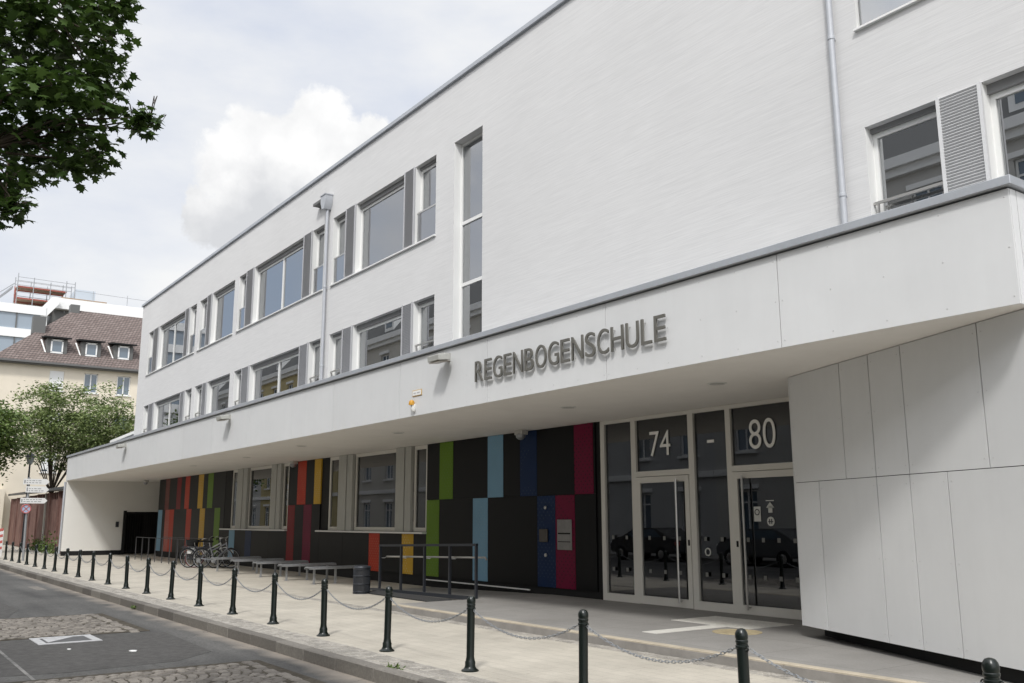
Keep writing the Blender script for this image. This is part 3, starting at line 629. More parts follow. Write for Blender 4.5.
# security cameras under the soffit
for x in (-16.55, -29.5, -47.4):
    y = G - .25 if x > -47 else G - .5
    d_ = MB().box(x - .14, x + .14, y - .06, y + .12, 3.5, 3.6, bev=.01).done('dome_camera', mat('camera_white', (.5, .49, .46), .5) if 'camera_white' not in bpy.data.materials else bpy.data.materials['camera_white'], B)
    MB().lathe((x + .02, y, 3.5), [(.11, 0), (.1, -.06), (.06, -.1), (.01, -.115)], 16).done('dome', 'galv', d_)
# floodlights hung on the canopy coping
for i, x in enumerate((-14.1, -26.0, -38.2)):
    f_ = MB(); f_.box(x - .2, x + .2, CF - .34, CF - .1, 4.46, 4.57, rot=Matrix.Rotation(.12, 3, 'X'), bev=.01)
    f_.box(x - .05, x + .05, CF - .14, CF - .001, 4.48, 4.62)
    fo = f_.done('floodlight', 'shutter_light', B)
    MB().box(x - .18, x + .18, CF - .32, CF - .12, 4.432, 4.446, rot=Matrix.Rotation(.12, 3, 'X')).done('lamp_glass', mat('flood_glass', (.25, .22, .18), .3) if 'flood_glass' not in bpy.data.materials else bpy.data.materials['flood_glass'], fo)
# small amber beacon with a little plate
a_ = MB().lathe((-15.33, CF - .03, 3.82), [(.03, -.14), (.055, -.1), (.055, 0)], 14, axis=(0, 0, 1)).done('beacon_base', 'white', B)
MB().lathe((-15.33, CF - .07, 3.8), [(.055, 0), (.058, .04), (.045, .08), (.015, .1)], 16).done('amber_lens', mat('amber_plastic', (.55, .28, .03), .3), a_)
bp_ = MB().box(-15.42, -15.06, CF - .012, CF - .001, 3.97, 4.09, bev=.004).done('small_sign', mat('sign_rim', (.5, .33, .12), .5), B)
MB().box(-15.40, -15.08, CF - .016, CF - .012, 3.985, 4.075).done('sign_face', 'white', bp_)
qq = MB(); qq.box(-15.36, -15.27, CF - .019, CF - .0165, 4.02, 4.04); qq.box(-15.23, -15.12, CF - .019, CF - .0165, 4.02, 4.04); qq.done('sign_print', 'shutter', bp_)
# ---- splayed wall on the right
pa, pb = Vector((-8.17, 10.53, 0)), Vector((-4.06, 8.83, 0)); dr = (pb - pa); LN = dr.length; dr.normalize(); nr = Vector((-dr.y, dr.x, 0)) * -1
if nr.y > 0: nr = -nr
def sp_pt(s, z, o=0): v = pa + dr * s + nr * o; return (v.x, v.y, z)
def sfrom(px, py): return (Vector((px, py, 0)) - pa).dot(dr)
zb_, zm_, zt_ = .265, 2.15, 3.6
import itertools
up_s = [0, 1.24, 1.86, 2.48, 3.72, LN]; lo_s = [0, .61, 1.86, 2.47, 3.09, LN]
ZMW = 2.14
for ss, z0, z1 in ((up_s, ZMW, zt_), (lo_s, zb_, ZMW)):
    for a, b_ in zip(ss, ss[1:]):
        MB().prism([sp_pt(a + .008, z0 + .005), sp_pt(b_ - .008, z0 + .005), sp_pt(b_ - .008, z1 - .003), sp_pt(a + .008, z1 - .003)], -nr * .02).done('wall_panel', 'cladding', B)
MB().prism([sp_pt(-.0, zb_ + .02, -.022), sp_pt(LN - .02, zb_ + .02, -.022), sp_pt(LN - .02, zt_, -.022), sp_pt(0, zt_, -.022)], -nr * .12).done('wall_core', 'black', B)
MB().prism([sp_pt(0, zb_, 0), sp_pt(0, zt_ - .002, 0), sp_pt(0, zt_ - .002, -.3), sp_pt(0, zb_, -.3)], -dr * .02).done('wall_edge', 'cladding', B)
MB().prism([sp_pt(-.05, 0, -.34), sp_pt(LN, 0, -.04), sp_pt(LN, zb_ - .004, -.04), sp_pt(-.05, zb_ - .004, -.34)], -nr * .1).done('splay_plinth', 'black', B)
MB().prism([(-8.0, 12.3, .27), (-8.2, 10.7, .27), (-8.1, 10.7, .27), (-7.9, 12.3, .27)], (0, 0, 3.33)).done('inner_return', 'cladding', B)
MB().box(-4.08, -4.04, 8.86, W - .001, zb_, 3.6).done('side_cladding', 'cladding', B); MB().box(-4.4, -4.1, 9.2, W, 0, .3).done('splay_plinth', 'black', B)
rw = MB()
for ss, zz in ((up_s, (2.24, 2.9, 3.5)), (lo_s, (.36, 1.2, 2.04))):
    for a, b_ in zip(ss, ss[1:]):
        for s in (a + .06, b_ - .06):
            for z in zz: rw.lathe(sp_pt(s, z, .001), [(.007, 0), (.007, .003)], 8, axis=nr)
rw.done('panel_rivets', 'rivet', B, kind='stuff')
# ------------------------------------------------------------------ bollards and chains
M['bol'] = mat('bottle_green_iron', (.004, .008, .006), .3, .45, 0.0, var=.3, vscale=6)
bo = thing('bollard', (0, 0, 0), 'x', 'bollard', 'dark green chained bollards along the kerb')
MB().lathe((0, 0, 0), [(.098, 0), (.098, .012), (.074, .026), (.064, .042), (.058, .06), (.058, .1), (.052, .11), (.047, .14), (.0445, .16), (.0445, .66), (.052, .665), (.052, .68), (.046, .685), (.046, .7), (.05, .705), (.05, .72), (.046, .725), (.05, .74), (.05, .765), (.044, .785), (.031, .803), (.012, .81)], 24).done('post', 'bol', bo, smooth=True)
for s in (-1, 1): MB().ring((s * .055, 0, .66), (0, 1, 0), .016, .005, 14, 6).done('chain_eye', 'bol', bo)
bx = [-9.07 - 1.974 * k for k in range(-4, 23)]
names_ = {-4: 0}
ORD = ['first', 'second', 'third', 'fourth', 'fifth', 'sixth', 'seventh', 'eighth', 'ninth', 'tenth', 'eleventh', 'twelfth', 'thirteenth', 'fourteenth', 'fifteenth', 'sixteenth', 'seventeenth', 'eighteenth', 'nineteenth', 'twentieth', 'twenty-first', 'twenty-second', 'twenty-third', 'twenty-fourth', 'twenty-fifth']
vis = [x for x in bx if -48 < x < -2.6]
lean = {1: .4, 5: -.6, 9: .8}
for i, x in enumerate(vis):
    o = bo if i == 0 else copy_tree(bo)
    if i == 0:
        pass
    o.location = (x, 5.85, 0); o.rotation_euler = (random.uniform(-.02, .02), random.uniform(-.014, .014), random.uniform(-.2, .2))
    o['label'] = 'dark green iron bollard, ' + (ORD[i] + ' from the right edge of the photo' if i < 12 else ORD[len(vis) - 1 - i] + ' from the left edge of the photo')
ch = MB(); npitch = 46; sag = .2; half = 1.974 / 2 - .075; pts = []
def cat(t): return Vector((t * half, 0, .655 - sag * (1 - t * t)))
for i in range(npitch):
    t0 = -1 + 2 * i / npitch; t1 = -1 + 2 * (i + 1) / npitch; a = cat(t0); b_ = cat(t1); m_ = (a + b_) / 2; d = (b_ - a).normalized(); e = (b_ - a).length * .68
    side = Vector((0, 1, 0)) if i % 2 else d.cross(Vector((0, 1, 0))).normalized(); r_ = .011; lp_ = []
    for k in range(8):
        an_ = 2 * PI * k / 8; sx = math.cos(an_); lp_.append(m_ + d * (e * (1 if sx > 0 else -1) * min(1, abs(sx) * 1.3)) + side * math.sin(an_) * r_)
    lp_.append(lp_[0]); ch.tube(lp_, .0036, 4, cap=False)
ch0 = ch.done('chain', mat('zinc_chain', (.27, .28, .29), .5, .5, .5)); tag(ch0, 'x', 'chain', 'sagging chains hung between the bollards')
for i, (a, b_) in enumerate(zip(vis, vis[1:])):
    o = ch0 if i == 0 else copy_tree(ch0); o.location = ((a + b_) / 2, 5.85, 0)
    o['label'] = 'grey link chain sagging between the %s and next bollard from the %s edge' % ((ORD[i], 'right') if i < 12 else (ORD[len(vis) - 2 - i], 'left'))
# ------------------------------------------------------------------ low steel racks, bin, railings
rk = thing('bicycle_rack', (0, 0, 0), 'x', 'bicycle rack', 'low steel racks standing in a row by the facade')
t_ = MB(); t_.box(-.17, .17, -.82, .82, .42, .425)
for s in (-.17, .15): t_.box(s, s + .02, -.82, .82, .385, .419)
for i in range(33): t_.box(-.15, .15, -.81 + i * .05, -.785 + i * .05, .4252, .45)
t_.done('slotted_top', 'galv', rk)
for y in (-.61, 0, .61):
    l_ = MB(); l_.box(-.035, .035, y - .02, y + .02, .004, .42); l_.box(-.07, .07, y - .05, y + .05, .0, .008); l_.done('leg', 'galv', rk)
for i, x in enumerate((-23.5, -25.4, -27.4, -29.4, -31.4)):
    o = rk if i == 0 else copy_tree(rk); o.location = (x, 10.85, 0)
    o['label'] = 'low grey steel rack with slotted top, %s' % ['nearest to the litter bin', 'second from the litter bin', 'middle of the row of five', 'second from the parked bicycles', 'closest to the parked bicycles'][i]
bn = thing('litter_bin', (-19.9, 9.85, 0), 'black perforated steel litter bin standing left of the ramp railing', 'litter bin')
b1 = MB(); R0 = .19
for i in range(40):
    a = 2 * PI * i / 40; b1.tube([(-19.9 + R0 * math.cos(a), 9.85 + R0 * math.sin(a), .04), (-19.9 + R0 * math.cos(a), 9.85 + R0 * math.sin(a), .56)], .008, 4)
for z in (.05, .22, .4, .55): b1.ring((-19.9, 9.85, z), (0, 0, 1), R0, .012, 30, 5)
b1.done('basket', 'darksteel', bn); MB().lathe((-19.9, 9.85, .04), [(.17, 0), (.17, .5)], 24).done('liner', mat('bin_liner', (.06, .06, .06), .7), bn)
MB().lathe((-19.9, 9.85, .555), [(.2, 0), (.21, .03), (.19, .06), (.1, .08)], 30).done('lid', 'darksteel', bn)
MB().lathe((-19.9, 9.85, 0), [(.2, 0), (.2, .03), (.15, .04)], 30).done('base', 'darksteel', bn)
rl = thing('ramp_railing', (-18.5, 10.6, 0), 'dark steel ramp railing with a stainless handrail beside the entrance', 'railing')
xs_ = [-20.45, -19.4, -18.32, -17.25, -16.22]
def rz(x): return max(0, (x + 20.7) / 4.84 * .116)
for x in xs_: MB().box(x - .025, x + .025, 10.57, 10.62, rz(x) * .5, 1.06 + rz(x)).done('post', 'darksteel', rl)
MB().prism([(xs_[0] - .025, 10.565, 1.03), (xs_[-1] + .025, 10.565, 1.13), (xs_[-1] + .025, 10.565, 1.18), (xs_[0] - .025, 10.565, 1.08)], (0, .06, 0)).done('top_rail', 'darksteel', rl)
MB().prism([(-20.75, 10.55, .0), (-16.4, 10.55, .05), (-16.4, 10.55, .13), (-20.75, 10.55, .055)], (0, -.05, 0)).done('bottom_rail', 'darksteel', rl)
h_ = MB().tube([(-20.3, 10.7, .8), (-16.05, 10.7, .9), (-16.0, 10.7, .86)], .021, 10)
h_.done('handrail', 'steel', rl)
for x in xs_[:-1]: MB().tube([(x + .12, 10.7, .79 + rz(x)), (x + .12, 10.66, .76 + rz(x)), (x, 10.62, .76 + rz(x))], .009, 6).done('bracket', 'steel', rl)
M['railgrey'] = mat('rail_grey', (.09, .09, .095), .5, .5, .3)
lr = thing('bicycle_railing', (-39.5, 10.42, 0), 'row of thin grey steel posts with a top bar left of the bicycles', 'railing')
px_ = [-35.7 - 1.05 * i for i in range(8)]
for x in px_: MB().box(x - .014, x + .014, 10.4, 10.428, 0, .95).done('post', 'railgrey', lr)
MB().box(px_[-1], px_[0], 10.398, 10.437, .951, .972).done('top_rail', 'darksteel', lr)
for x in px_[1:]: MB().box(x + .5, x + .528, 11.4, 11.428, 0, .95).done('post', 'railgrey', lr)
MB().box(px_[-1] + .5, px_[1] + .53, 11.398, 11.432, .951, .972).done('top_rail', 'darksteel', lr)
# ------------------------------------------------------------------ bicycles
M['tyre'] = mat('tyre_rubber', (.015, .015, .015), .8, .2); M['bikew'] = mat('bike_white', (.6, .6, .58), .35, .5); M['bikes'] = mat('bike_silver', (.22, .23, .25), .3, .5, .4)
def bicycle(loc, rot, fm, label, tyre_m, child):
    t = thing('bicycle', (0, 0, 0), label, 'bicycle', 'bicycles parked by the racks')
    for x in (-.53, .53):
        w = MB().ring((x, 0, .345), (0, 1, 0), .325, .019, 32, 6).done('wheel', tyre_m if x < 0 else 'tyre', t)
        r_ = MB().ring((x, 0, .345), (0, 1, 0), .3, .009, 32, 5)
        for k in range(16): a = 2 * PI * k / 16; r_.tube([(x, .02 * (-1) ** k, .345), (x + .3 * math.cos(a), 0, .345 + .3 * math.sin(a))], .0016, 3)
        r_.lathe((x, -.035, .345), [(.022, 0), (.022, .07)], 10, axis=(0, 1, 0)); r_.done('rim', 'galv', w)
        g_ = MB(); pts = [(x + .36 * math.cos(a), 0, .345 + .36 * math.sin(a)) for a in [math.radians(d) for d in ((20, 50, 80, 110, 140, 170) if x < 0 else (30, 60, 90, 120))]]
        g_.tube(pts, .02, 5); g_.done('mudguard', fm if child else 'darksteel', t)
    bb = (-.08, 0, .28); st_ = (-.24, 0, .78); hd = (.36, 0, .86); hl = (.4, 0, .68)
    f = MB(); f.tube([bb, st_], .024); f.tube([bb, hl], .03); f.tube([(-.17, 0, .56), hd], .026) if child else f.tube([(-.2, 0, .6), hd], .024); f.tube([hd, hl], .028)
    for s in (-.05, .05): f.tube([bb, (-.53, s, .345)], .01); f.tube([(-.22, 0, .7), (-.53, s, .345)], .009)
    f.done('frame', fm, t)
    k_ = MB()
    for s in (-.045, .045): k_.tube([(.4, s * .6, .68), (.47, s, .5), (.53, s, .345)], .011)
    k_.done('fork', fm, t)
    h = MB(); h.tube([hd, (.33, 0, 1.02), (.36, 0, 1.06)], .013); h.tube([(.2, -.29, 1.04), (.32, -.24, 1.08), (.37, 0, 1.06), (.32, .24, 1.08), (.2, .29, 1.04)], .011); ho = h.done('handlebar', 'steel', t)
    for s in (-1, 1): MB().tube([(.1, s * .3, 1.03), (.22, s * .288, 1.045)], .017).done('grip', 'tyre', ho)
    s_ = MB(); s_.tube([st_, (-.26, 0, .9)], .012); s_.done('seat_post', 'steel', t)
    sa = MB(); sa.prism([(-.4, -.09, .9), (-.4, .09, .9), (-.25, .07, .9), (-.12, .02, .9), (-.12, -.02, .9), (-.25, -.07, .9)], (0, 0, .055)); sa.done('saddle', 'tyre', t)
    rc = MB()
    for s in (-.06, .06): rc.tube([(-.26, s, .72), (-.8, s, .74)], .008); rc.tube([(-.72, s, .74), (-.53, s, .36)], .007)
    for i in range(5): rc.tube([(-.34 - .1 * i, -.06, .73), (-.34 - .1 * i, .06, .73)], .006)
    rc.done('luggage_rack', fm if child else 'darksteel', t)
    ck = MB().lathe((-.08, -.05, .28), [(.09, 0), (.09, .006)], 18, axis=(0, 1, 0)); ck.tube([(-.08, -.07, .28), (.04, -.08, .16)], .01); ck.tube([(-.08, .07, .28), (-.2, .08, .4)], .01)
    co = ck.done('crank', 'galv', t)
    pd = MB(); pd.box(0, .1, -.17, -.08, .15, .17); pd.box(-.25, -.15, .08, .17, .39, .41); pd.done('pedal', 'tyre', co)
    MB().box(.35, .42, -.03, .03, .9, .96, bev=.01).done('headlight', 'darksteel', t)
    if child:
        b = MB(); b.prism([(-.8, -.13, .76), (-.48, -.13, .76), (-.46, -.13, .98), (-.84, -.13, .98)], (0, .26, 0)); b.done('rear_basket', 'tyre', t)
        for s in (-.14, .14): MB().box(-.76, -.46, s - .02, s + .02, .48, .72, bev=.01).done('side_guard', fm, t)
    t.location = loc; t.rotation_euler = rot; return t
an_ = math.atan2(.816, .578)
M['redtyre'] = mat('red_brown_tyre', (.12, .03, .03), .7, .2)
bicycle((-34.05, 10.78, 0), (math.radians(-4), 0, an_), 'bikew', 'white bicycle with rear carrier and dark saddle, leftmost by the racks', 'redtyre', True)
bicycle((-33.45, 10.85, 0), (math.radians(4), 0, an_ - .08), 'bikes', 'silver-framed bicycle with black front wheel beside the first low rack', 'tyre', False)
bicycle((-34.0, 10.5, 0), (math.radians(7), 0, an_ - .25), 'darksteel', 'dark bicycle squeezed between the white and the silver one', 'tyre', False)
# ------------------------------------------------------------------ sign post, barrier, lantern, hoarding
sg = thing('sign_post', (-44.7, 6.28, 0), 'grey signpost with three white direction boards and a round sign', 'signpost')
MB().tube([(-44.7, 6.28, 0), (-44.7, 6.22, 3.5)], .05, 12).done('post', 'galv', sg)
M['board'] = mat('board_white', (.72, .72, .7), .5); M['print'] = mat('board_print', (.3, .3, .3), .6)
for y0, y1, z0, z1, r_ in ((6.0, 7.02, 3.2, 3.44, -.03), (6.12, 7.02, 2.86, 3.12, .02), (5.95, 7.0, 2.4, 2.63, 0)):
    b = MB(); b.prism([(-44.63, y0, z0), (-44.63, y1 - .12, z0), (-44.63, y1, (z0 + z1) / 2), (-44.63, y1 - .12, z1), (-44.63, y0, z1)], (.03, 0, 0)); bo_ = b.done('direction_board', 'board', sg)
    p = MB()
    for r in range(2):
        yy = y0 + .12
        while yy < y1 - .3:
            w = random.uniform(.04, .14); p.box(-44.599, -44.596, yy, yy + w, z0 + .06 + r * .09, z0 + .09 + r * .09); yy += w + .04
    p.box(-44.599, -44.596, y0 + .03, y0 + .08, z0 + .05, z1 - .05); p.done('board_print', 'print', bo_)
rd = MB().lathe((-44.63, 6.2, 2.17), [(.2, 0), (.2, .015)], 28, axis=(1, 0, 0)).done('round_sign', mat('sign_blue', (.35, .45, .6), .5), sg)
p = MB(); p.ring((-44.612, 6.2, 2.17), (1, 0, 0), .175, .022, 30, 5); 
p.done('sign_ring', mat('sign_red', (.5, .12, .1), .5), rd)
p = MB()
for s in (1, -1): p.box(-44.613, -44.605, 6.2 - .15, 6.2 + .15, 2.155, 2.185, rot=Matrix.Rotation(s * PI / 4, 3, 'X'))
p.done('sign_cross', bpy.data.materials['sign_red'], rd)
br = thing('barrier_board', (-48, 5.6, 0), 'red and white striped roadworks barrier at the left edge of the photo', 'barrier')
MB().box(-48.02, -47.98, 5.0, 5.86, .1, 1.27).done('board', 'board', br)
p = MB()
for i in range(4): p.prism([(-47.98, 5.05, .25 + i * .27), (-47.98, 5.84, .42 + i * .27), (-47.98, 5.84, .54 + i * .27), (-47.98, 5.05, .37 + i * .27)], (.004, 0, 0))
p.done('red_stripe', bpy.data.materials['sign_red'], br)
MB().box(-48.3, -47.8, 5.2, 5.7, 0, .1, bev=.02).done('foot', 'tyre', br)
ln = thing('street_lantern', (-57, 7.9, 0), 'old-style green street lantern among the trees at left', 'street lamp')
MB().tube([(-57, 7.9, 0), (-57, 7.9, 4.7)], .07, 12, r2=.045).done('pole', 'darksteel', ln)
MB().lathe((-57, 7.9, 4.7), [(.05, 0), (.12, .05), (.22, .4), (.24, .42)], 8).done('lamp_glass', mat('lantern_glass', (.3, .33, .32), .2, .6), ln)
MB().lathe((-57, 7.9, 5.12), [(.3, 0), (.28, .04), (.12, .18), (.04, .22), (.03, .32)], 8).done('lamp_hood', 'darksteel', ln)
# hoarding: old reddish shed doors under a dark roof edge
hd_ = thing('shed_row', (-63, 9.2, 0), 'row of weathered reddish-brown shed doors with pale posts left of the school', 'shed')
def hp(x): return 9.0 + (-52.4 - x) * .02
hm = mat('rusty_red_boards', (.2, .12, .1), .8, .2, var=.45, vscale=2.5, stretch=(1, 1, .35), dirt=(.09, .045, .04)); hm2 = mat('pale_post', (.45, .43, .38), .8, .2, var=.2, vscale=4)
hx = [-50.3, -53.8, -56.9, -58.4, -61.6, -64.8, -68.0, -71.2, -74.4]
for a, b_ in zip(hx, hx[1:]):
    d = MB(); n = max(4, int((a - b_) / .2)); w = (a - b_) / n
    for i in range(n):
        xx = b_ + i * w; d.box(xx, xx + w - .012, hp(xx), hp(xx) + .05, .05, 2.75)
    d.done('door_leaf', hm, hd_)
    t2 = MB(); n = 6; w = (a - b_) / n
    t2.box(b_, a, hp(b_) - .01, hp(b_) + .06, 2.75, 2.82); t2.box(b_, a, hp(b_) + .08, hp(b_) + .1, 2.82, 3.2)
    for i in range(n): t2.box(b_ + i * w + .1, b_ + i * w + .3, hp(b_) - .012, hp(b_) + .079, 2.822, 3.2)
    t2.done('fanlight', hm, hd_)
    MB().box(b_ - .12, b_ + .12, hp(b_) - .08, hp(b_) + .02, 0, 3.2).done('post', hm2 if b_ == -58.4 else hm, hd_)
rf = MB(); rf.prism([(-50.2, 8.7, 3.22), (-75.4, 9.25, 3.42), (-75.4, 12.5, 3.8), (-50.2, 12.5, 3.6)], (0, 0, .14)); rf.done('roof', 'darksteel', hd_)
# ------------------------------------------------------------------ foliage
def leafmat(name, c, trans=.25, rough=.5):
    m = mat(name, c, rough, .4); nt = m.node_tree; b = nt.nodes['Principled BSDF']
    ge = N(m, 'ShaderNodeNewGeometry'); x = N(m, 'ShaderNodeMix', data_type='RGBA')
    x.inputs['A'].default_value = (c[0] * .6, c[1] * .65, c[2] * .6, 1); x.inputs['B'].default_value = (c[0] * 1.5, c[1] * 1.35, c[2] * 1.3, 1)
    L(m, ge.outputs['Random Per Island'], x.inputs['Factor']); L(m, x.outputs['Result'], b.inputs['Base Color'])
    t = N(m, 'ShaderNodeBsdfTranslucent'); L(m, x.outputs['Result'], t.inputs['Color']); mx = N(m, 'ShaderNodeMixShader'); mx.inputs[0].default_value = trans
    o = nt.nodes['Material Output']; L(m, b.outputs[0], mx.inputs[1]); L(m, t.outputs[0], mx.inputs[2]); L(m, mx.outputs[0], o.inputs['Surface'])
    return m
M['bark'] = mat('bark', (.07, .055, .04), .9, .2, var=.4, vscale=6, bump=.4, bscale=20)
MAPLE = [(0, 0), (.12, .1), (.42, .02), (.33, .2), (.5, .42), (.27, .42), (.24, .6), (.1, .55), (0, .95), (-.1, .55), (-.24, .6), (-.27, .42), (-.5, .42), (-.33, .2), (-.42, .02), (-.12, .1)]
OVAL = [(0, 0), (.22, .3), (.2, .65), (0, 1), (-.2, .65), (-.22, .3)]
def leaf(bm, p, size, shape, nrm, yaw):
    n = Vector(nrm).normalized(); a = n.orthogonal().normalized(); a = Matrix.Rotation(yaw, 3, n) @ a; b = n.cross(a)
    vs = []
    for u, v in shape: vs.append(bm.verts.new(p + a * u * size + b * v * size + n * (-.25 * size * (u * u * 1.5 + (v - .4) ** 2))))
    bm.faces.new(vs)
def rv(s=1): return Vector((random.gauss(0, 1), random.gauss(0, 1), random.gauss(0, 1))) * s
# maple hanging in from upper left: limbs, twigs and lobed leaves
R3 = random.Random(11)
mt = thing('maple_tree', (-8.2, -3.4, 0), 'big maple with dark lobed leaves overhanging the upper left corner', 'tree')
bk = MB(); bk.tube([(-8.2, -3.4, -.14), (-8.25, -3.3, 1.5), (-8.1, -3.1, 3.0), (-8.0, -2.7, 4.4), (-7.8, -2.2, 6.0), (-7.9, -1.8, 8.0)], .26, 12, r2=.1)
lm = MB(); lf = MB()
def limb(p0, p1, r, sub):
    mid = (Vector(p0) + Vector(p1)) / 2 + Vector((R3.uniform(-.1, .1), R3.uniform(-.1, .1), R3.uniform(0, .15)))
    lm.tube([p0, mid, p1], r, 6, r2=r * .35)
    return mid
def spray(c, rad, n, size, flat=.55):
    for _ in range(n):
        d = Vector((R3.gauss(0, 1), R3.gauss(0, 1), R3.gauss(0, 1) * flat)); d = d.normalized() * rad * (R3.random() ** .45)
        p = Vector(c) + d
        nn = Vector((R3.gauss(0, .45), R3.gauss(0, .45), 1)) + d.normalized() * .35
        leaf(lf.bm, p, size * R3.uniform(.7, 1.2), MAPLE, nn, R3.uniform(0, 2 * PI))
def ray_pt(u, v, x):   # point on the ray of a sight line at a given depth along -X, used as plain modelling data
    f = 922.16; r = Vector((.57814, .81593, -.00224)); up = Vector((.15643, -.10814, .98175)); w = Vector((-.8008, .56795, .19015))
    d = r * ((u - 512) / f) - up * ((v - 341.5) / f) + w
    return Vector((0, 0, 1.65)) + d * (x / d.x)
clusters = []
for (u, v, rad, n, x) in [(20, 15, .36, 150, -7.3), (60, 10, .34, 130, -7.0), (98, 12, .26, 90, -7.4), (122, 4, .14, 34, -7.2), (108, 42, .2, 46, -7.2), (30, 60, .34, 130, -7.6), (75, 50, .3, 95, -7.6), (52, 85, .3, 120, -6.8), (95, 72, .26, 80, -7.2),
                          (12, 100, .36, 150, -7.2), (80, 100, .26, 85, -7.1), (108, 108, .16, 34, -7.0), (134, 118, .13, 26, -6.9), (150, 118, .09, 16, -6.85), (143, 130, .08, 10, -6.9), (60, 130, .28, 100, -7.3), (95, 140, .2, 56, -7.0), (24, 145, .33, 120, -7.6), (75, 165, .2, 54, -7.0),
                          (50, 165, .2, 50, -7.4), (10, 180, .2, 60, -7.2), (16, 205, .12, 24, -7.0), (4, 212, .12, 20, -7.1), (98, 160, .12, 20, -6.9), (102, 88, .16, 34, -7.4), (-30, 40, .6, 300, -7.6), (-40, 130, .6, 280, -7.6), (-20, -40, .6, 260, -7.6), (60, -50, .5, 180, -7.6), (-60, -120, .8, 300, -8), (105, -30, .3, 70, -7.4), (-20, 190, .35, 90, -7.4)]:
    c = ray_pt(u, v, x); clusters.append(c); spray(c, rad, int(n * 1.45), .1)
roots = [Vector((-8.0, -2.7, 4.4)), Vector((-7.8, -2.2, 6.0)), Vector((-8.0, -2.9, 3.6))]
hub = [ray_pt(-30, 60, -7.5), ray_pt(-20, 150, -7.4), ray_pt(20, 0, -7.4)]
for h_, r_ in zip(hub, (roots[1], roots[0], roots[1])): limb(r_, h_, .045, 0)
for c in clusters:
    h_ = min(hub, key=lambda q: (q - c).length); limb(h_, c, .012, 0)
    for _ in range(3): limb(c, c + Vector((R3.uniform(-.1, .1), R3.uniform(-.1, .1), R3.uniform(-.07, .08))), .005, 0)
for _ in range(26):
    c = Vector((-8.2 + R3.uniform(-2.8, 1.6), -4.3 + R3.uniform(-2.2, 1.4), 5.8 + R3.uniform(-1.4, 1.8))); spray(c, .75, 110, .15); limb(roots[1], c, .04, 0)
bk.done('trunk', 'bark', mt, smooth=True); lm.done('branches', 'bark', mt)
lf.done('crown', leafmat('maple_leaf', (.05, .095, .02), .3), mt, fix=False)
def far_tree(name, base, label, c0, rr, nclump, nleaf, lsize, col, flat, fork=.45, seed=1, trunk_r=.16, drop=0):
    R_ = random.Random(seed); t = thing(name, base, label, 'tree'); b = Vector(base); c0 = Vector(c0); fk = Vector((b.x, b.y + .1, b.z + (c0.z - b.z) * fork))
    tr = MB().tube([b, b + (fk - b) * .5 + Vector((.05, -.08, 0)), fk], trunk_r, 10, r2=trunk_r * .7); le = MB()
    for i in range(nclump):
        while True:
            d = Vector([R_.uniform(-1, 1) for _ in range(3)])
            if .25 < d.length < 1: break
        d = d * (.75 + .25 * (d.length)); p = c0 + Vector((d.x * rr[0], d.y * rr[1], d.z * rr[2]))
        if i % 8 == 0:
            m1 = fk.lerp(p, .35) + Vector((0, 0, .35 + R_.uniform(0, .2))); tr.tube([fk, m1, fk.lerp(p, .7) + Vector((R_.uniform(-.2, .2), R_.uniform(-.2, .2), .1)), p], .04, 5, r2=.01)
        s = R_.uniform(.6, 1.25)
        for k in range(int(nleaf * s)):
            q = p + Vector((R_.gauss(0, .36 * s), R_.gauss(0, .4 * s), R_.gauss(0, .36 * s * flat) - drop * abs(R_.gauss(0, .1))))
            leaf(le.bm, q, lsize * R_.uniform(.6, 1.3), OVAL, (R_.gauss(0, .6), R_.gauss(0, .6), 1), R_.uniform(0, 6.3))
    tr.done('trunk', 'bark', t); le.done('crown', leafmat(name + '_leaf_%d' % seed, col), t, fix=False)
far_tree('light_green_tree', (-64, 10.1, 0), 'airy light green tree rising behind the reddish shed doors', (-64, 11.2, 7.7), (3.0, 3.95, 2.8), 190, 150, .19, (.175, .235, .09), .5, .42, 3, .2)
far_tree('dense_tree', (-56, 4.6, 0), 'dense darker green tree cut by the left edge of the photo', (-56, 5.55, 5.9), (2.2, 2.1, 2.1), 80, 130, .22, (.1, .155, .04), .8, .5, 5, .18)
far_tree('small_tree', (-66, 14.2, 0), 'smaller dark tree half hidden behind the school canopy roof', (-66, 14.3, 6.3), (1.5, 1.6, 1.7), 40, 90, .2, (.04, .075, .02), .7, .5, 9, .14)
# weeds at the foot of the shed doors
we = MB(); R_ = random.Random(4)
for k in range(420):
    x = R_.choice((-54, -56.5, -59)) + R_.gauss(0, .9); h = abs(R_.gauss(0, .35)) + .02
    leaf(we.bm, Vector((x, hp(x) - .15 - abs(R_.gauss(0, .16)), h)), .17, OVAL, (R_.gauss(0, 1), R_.gauss(0, 1), .7), R_.uniform(0, 6))
o = we.done('weeds', leafmat('weed_leaf', (.08, .13, .03)), None, fix=False); o['kind'] = 'stuff'; tag(o, 'green weeds growing along the foot of the shed doors', 'weeds')
tu = MB()
for (x, y) in ((-20.6, 5.03), (-9.75, 5.25), (-42.6, 5.04)):
    for k in range(40): leaf(tu.bm, Vector((x + R_.gauss(0, .07), y + R_.gauss(0, .03), .015 if y > 5.1 else -.09)), .05, OVAL, (R_.gauss(0, 1), R_.gauss(0, 1), 1), R_.uniform(0, 6))
o = tu.done('kerb_weeds', bpy.data.materials['weed_leaf'], None, fix=False); o['kind'] = 'stuff'; tag(o, 'tiny weeds sprouting in the kerb joints', 'weeds')
